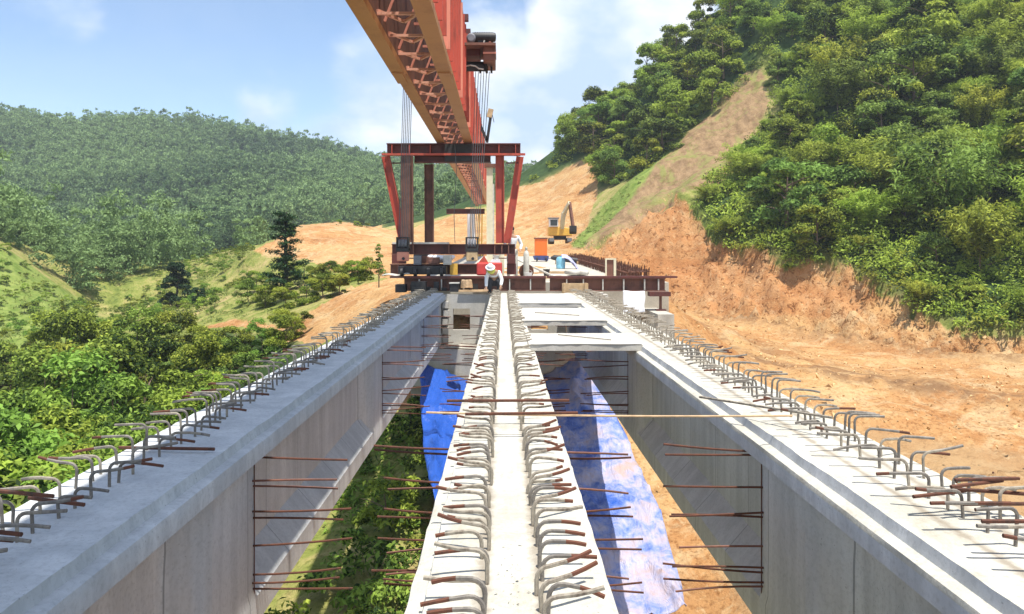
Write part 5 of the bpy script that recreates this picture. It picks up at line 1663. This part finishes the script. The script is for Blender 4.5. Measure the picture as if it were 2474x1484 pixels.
undergrowth('undergrowth', us, .9, 90, .26, .11, LEAF['deep'], 'tangled undergrowth on the ravine floor beside the shaded girder', .6, 8)
# single trees
def conifer():
    b = P(690, 760, 55); z = float(height([(b.x, 55)])[0])
    H = P(690, 505, 55).z - z
    e = bpy.data.objects.new('dark_tree', None); e.location = (b.x, 55, z - .1); COL.objects.link(e)
    tag(e, 'tall dark tree with tiered bare branches in front of the orange bank', 'tree')
    rs = np.random.RandomState(8); cs, ns, ts = [], [], []
    m = MB(); m.tube([(0, 0, -.3), (.04, 0, H * .3), (-.03, 0, H * .6), (.05, 0, H * .98)], [.17, .14, .10, .03], 8)
    for k in range(26):
        f = .14 + .84 * k / 26; a = k * 2.4 + rs.uniform(-.4, .4)
        L = H * (.20 * (1 - f) + .065) * rs.uniform(.55, 1.25)
        if .52 < f < .66: L *= .75
        p0 = Vector((0, 0, H * f)); p1 = p0 + Vector((math.cos(a) * L, math.sin(a) * L, L * .22)); p2 = p0.lerp(p1, .5) + Vector((0, 0, -.08))
        m.tube([p0, p2, p1], [.045, .032, .012], 5)
        n = int(190 * (1.0 if f < .5 or f > .72 else .55))
        t = rs.uniform(.35, 1.1, n)[:, None]
        q = np.array(p0)[None] * (1 - t) + np.array(p1)[None] * t + rs.normal(size=(n, 3)) * np.array([.22, .22, .075]) * (1 + .3 * (1 - f))
        cs.append(q); ns.append(unit(np.array([0, 0, 1.0]) + rs.normal(size=(n, 3)) * .5)); ts.append(rs.uniform(0, .8, n))
    link_mesh('trunk', m.mesh('trunk', MT['bark_dark'], smooth=60), e)
    link_mesh('crown', quads_mesh('crown', leaf_quads(np.concatenate(cs), np.concatenate(ns), .26, .10, rs, .2), np.concatenate(ts), LEAF['darktree']), e)
conifer()
place_px(425, 637, 72, 'dark', 0, 2.9, 'upper of two dark round trees on the grassy spur', 'tree', None, 'dark_tree')
place_px(478, 688, 66, 'dark', 1, 2.9, 'lower of two dark round trees on the grassy spur', 'tree', None, 'dark_tree')
place_px(915, 585, 44, 'slim', 1, 5.5, 'thin sapling with sparse leaves beside the left side of the portal', 'tree', None, 'sapling', .9)
place_px(150, 720, 62, 'slim', 0, 5.5, 'slim tree at the foot of the bright green slope', 'tree', None, 'slim_tree', .9)
place_px(215, 735, 58, 'slim', 2, 5.5, 'pale slim tree between the thicket and the grassy spur', 'tree', None, 'slim_tree', .9)
for k, (x, y, Y) in enumerate(((620, 640, 62), (650, 655, 58), (700, 640, 60), (735, 625, 62), (770, 650, 58), (800, 660, 57), (835, 650, 56), (865, 640, 56), (895, 640, 55), (740, 690, 50), (780, 690, 50), (820, 680, 50),
                               (640, 720, 54), (600, 720, 58), (690, 700, 52))):
    i = tr.randrange(8); tone = TONE[KINDS['thicket'][i][2]]
    place_px(x, y, Y, 'thicket', i, 6.0, f'{tone} tree in the clump between the orange bank and the yellow soil pile', 'tree', f'{tone} trees between bank and soil pile', 'broadleaf_tree', 1.15)
for k, (x, y, Y) in enumerate(((170, 735, 58), (205, 760, 56), (245, 770, 56), (290, 765, 58), (130, 770, 54), (90, 800, 50), (185, 795, 52), (335, 745, 60), (380, 740, 60), (40, 825, 48), (360, 775, 54))):
    i = tr.randrange(8); tone = TONE[KINDS['thicket'][i][2]]
    place_px(x, y, Y, 'thicket', i, 5.4, f'{tone} small tree at the foot of the bright green slope', 'tree', f'{tone} trees at the foot of the bright slope', 'broadleaf_tree', .8)
for k, (x, y, Y) in enumerate(((818, 530, 94), (862, 533, 94), (880, 535, 94), (700, 545, 88))):
    place_px(x, y, Y, 'bush', k, 1.0, 'small dark bush on the crest of the orange bank', 'bush', 'bushes on the crest of the orange bank', 'bush')
# bushes dotted over the grassy spur and the bright slope
for poly, lab, gp, nmax, sd in ((SPUR, 'small dark bush dotted over the grassy spur', 'bushes on the grassy spur', 110, 41), (SLOPE, 'small bush on the bright green slope', 'bushes on the bright green slope', 70, 42)):
    for (x, y, z, px, py) in scatter(2500, (-70, -20), (54, 105), poly, 1.5, sd)[:nmax]:
        s = tr.uniform(.45, 1.0)
        plant('bush', 'bush', tr.randrange(4), (x, y, z - .05), s, tr.uniform(0, 6), lab, 'bush', gp)
us = scatter(9000, (-75, -12), (40, 110), None, .9, 51, lambda px, py, X, Y, Z: inside(px, py, SPUR) | inside(px, py, SLOPE) | ((px > 200) & (px < 700) & (py > 700) & (py < 830) & ~inside(px, py, SOIL_P)))
undergrowth('grass', us, .5, 24, .30, .07, LEAF['grass'], 'rough yellow green grass on the slopes across the ravine', .6, 9)
# plants on the ravine floor under the open bay
for k, (x, y, Y, s) in enumerate(((-2.0, 22.5, 0, .9), (-2.9, 21, 0, 1.1), (-1.6, 19.5, 0, .8), (-3.2, 18, 0, 1.2), (-2.4, 16.6, 0, .9), (-3.4, 15, 0, 1.3), (-2.0, 24.5, 0, .9), (-2.9, 25.2, 0, 1.0), (-1.9, 14.2, 0, .8), (-3.0, 13, 0, 1.3), (-2.5, 11.6, 0, 1.2), (-1.7, 17.8, 0, .6), (-1.4, 21.5, 0, .7), (-2.3, 12.8, 0, 1.1))):
    z = float(height([(x, y)])[0])
    plant('bush', 'bush', k, (x, y, z - .05), s * 1.35, k * 1.3, 'leafy bush on the soil below the gap beside the shaded girder', 'bush', 'bushes below the open bay')
us = scatter(3000, (-4.5, -1.0), (8, 26.5), None, .38, 61, lambda px, py, X, Y, Z: np.sin(X * 2.1 + Y * .7) + np.sin(Y * 1.3) * .6 - (X + 1.9) * 1.1 > -.2)
undergrowth('grass', us, .4, 45, .30, .06, LEAF['bush'], 'weeds on the soil below the gap beside the shaded girder', 1.0, 12)
# loose clods on the earthworks
rs = np.random.RandomState(4)
cl = scatter(5200, (4, 40), (22, 78), SOIL_R, .28, 71)
m = MB()
for (x, y, z, px, py) in cl[:2600]:
    s = abs(rs.normal()) * .035 + .02
    if 42 < y: s *= 1.3
    k = [Vector((x, y, z + s * .5)) + Vector(rs.uniform(-1, 1, 3) * s) for _ in range(6)]
    m.add(k, [(0, 1, 2), (0, 2, 3), (0, 3, 4), (0, 4, 1), (5, 2, 1), (5, 3, 2), (5, 4, 3), (5, 1, 4)])
m.build('rubble', plain('soil_clods', (.64, .42, .20), .95, 0, .4, .7), None, 'loose clods of orange soil on the cut slope and track', kind='stuff')

# ------------------------------------------------------------------ air
m = MB(); m.box(-480, 480, -60, 480, -30, 92)
hz = m.build('haze', None, None, 'thin pale haze over the valley', kind='stuff') if False else None
me = m.mesh('haze', [])
hz = link_mesh('haze', me); tag(hz, 'thin pale haze over the valley', kind='stuff')
hm = bpy.data.materials.new('haze'); hm.use_nodes = True
t = hm.node_tree; t.nodes.clear()
o_ = t.nodes.new('ShaderNodeOutputMaterial'); v_ = t.nodes.new('ShaderNodeVolumePrincipled')
v_.inputs['Color'].default_value = (.82, .90, 1.0, 1)
v_.inputs['Density'].default_value = .00042
v_.inputs['Anisotropy'].default_value = .0
t.links.new(v_.outputs[0], o_.inputs['Volume'])
me.materials.append(hm)
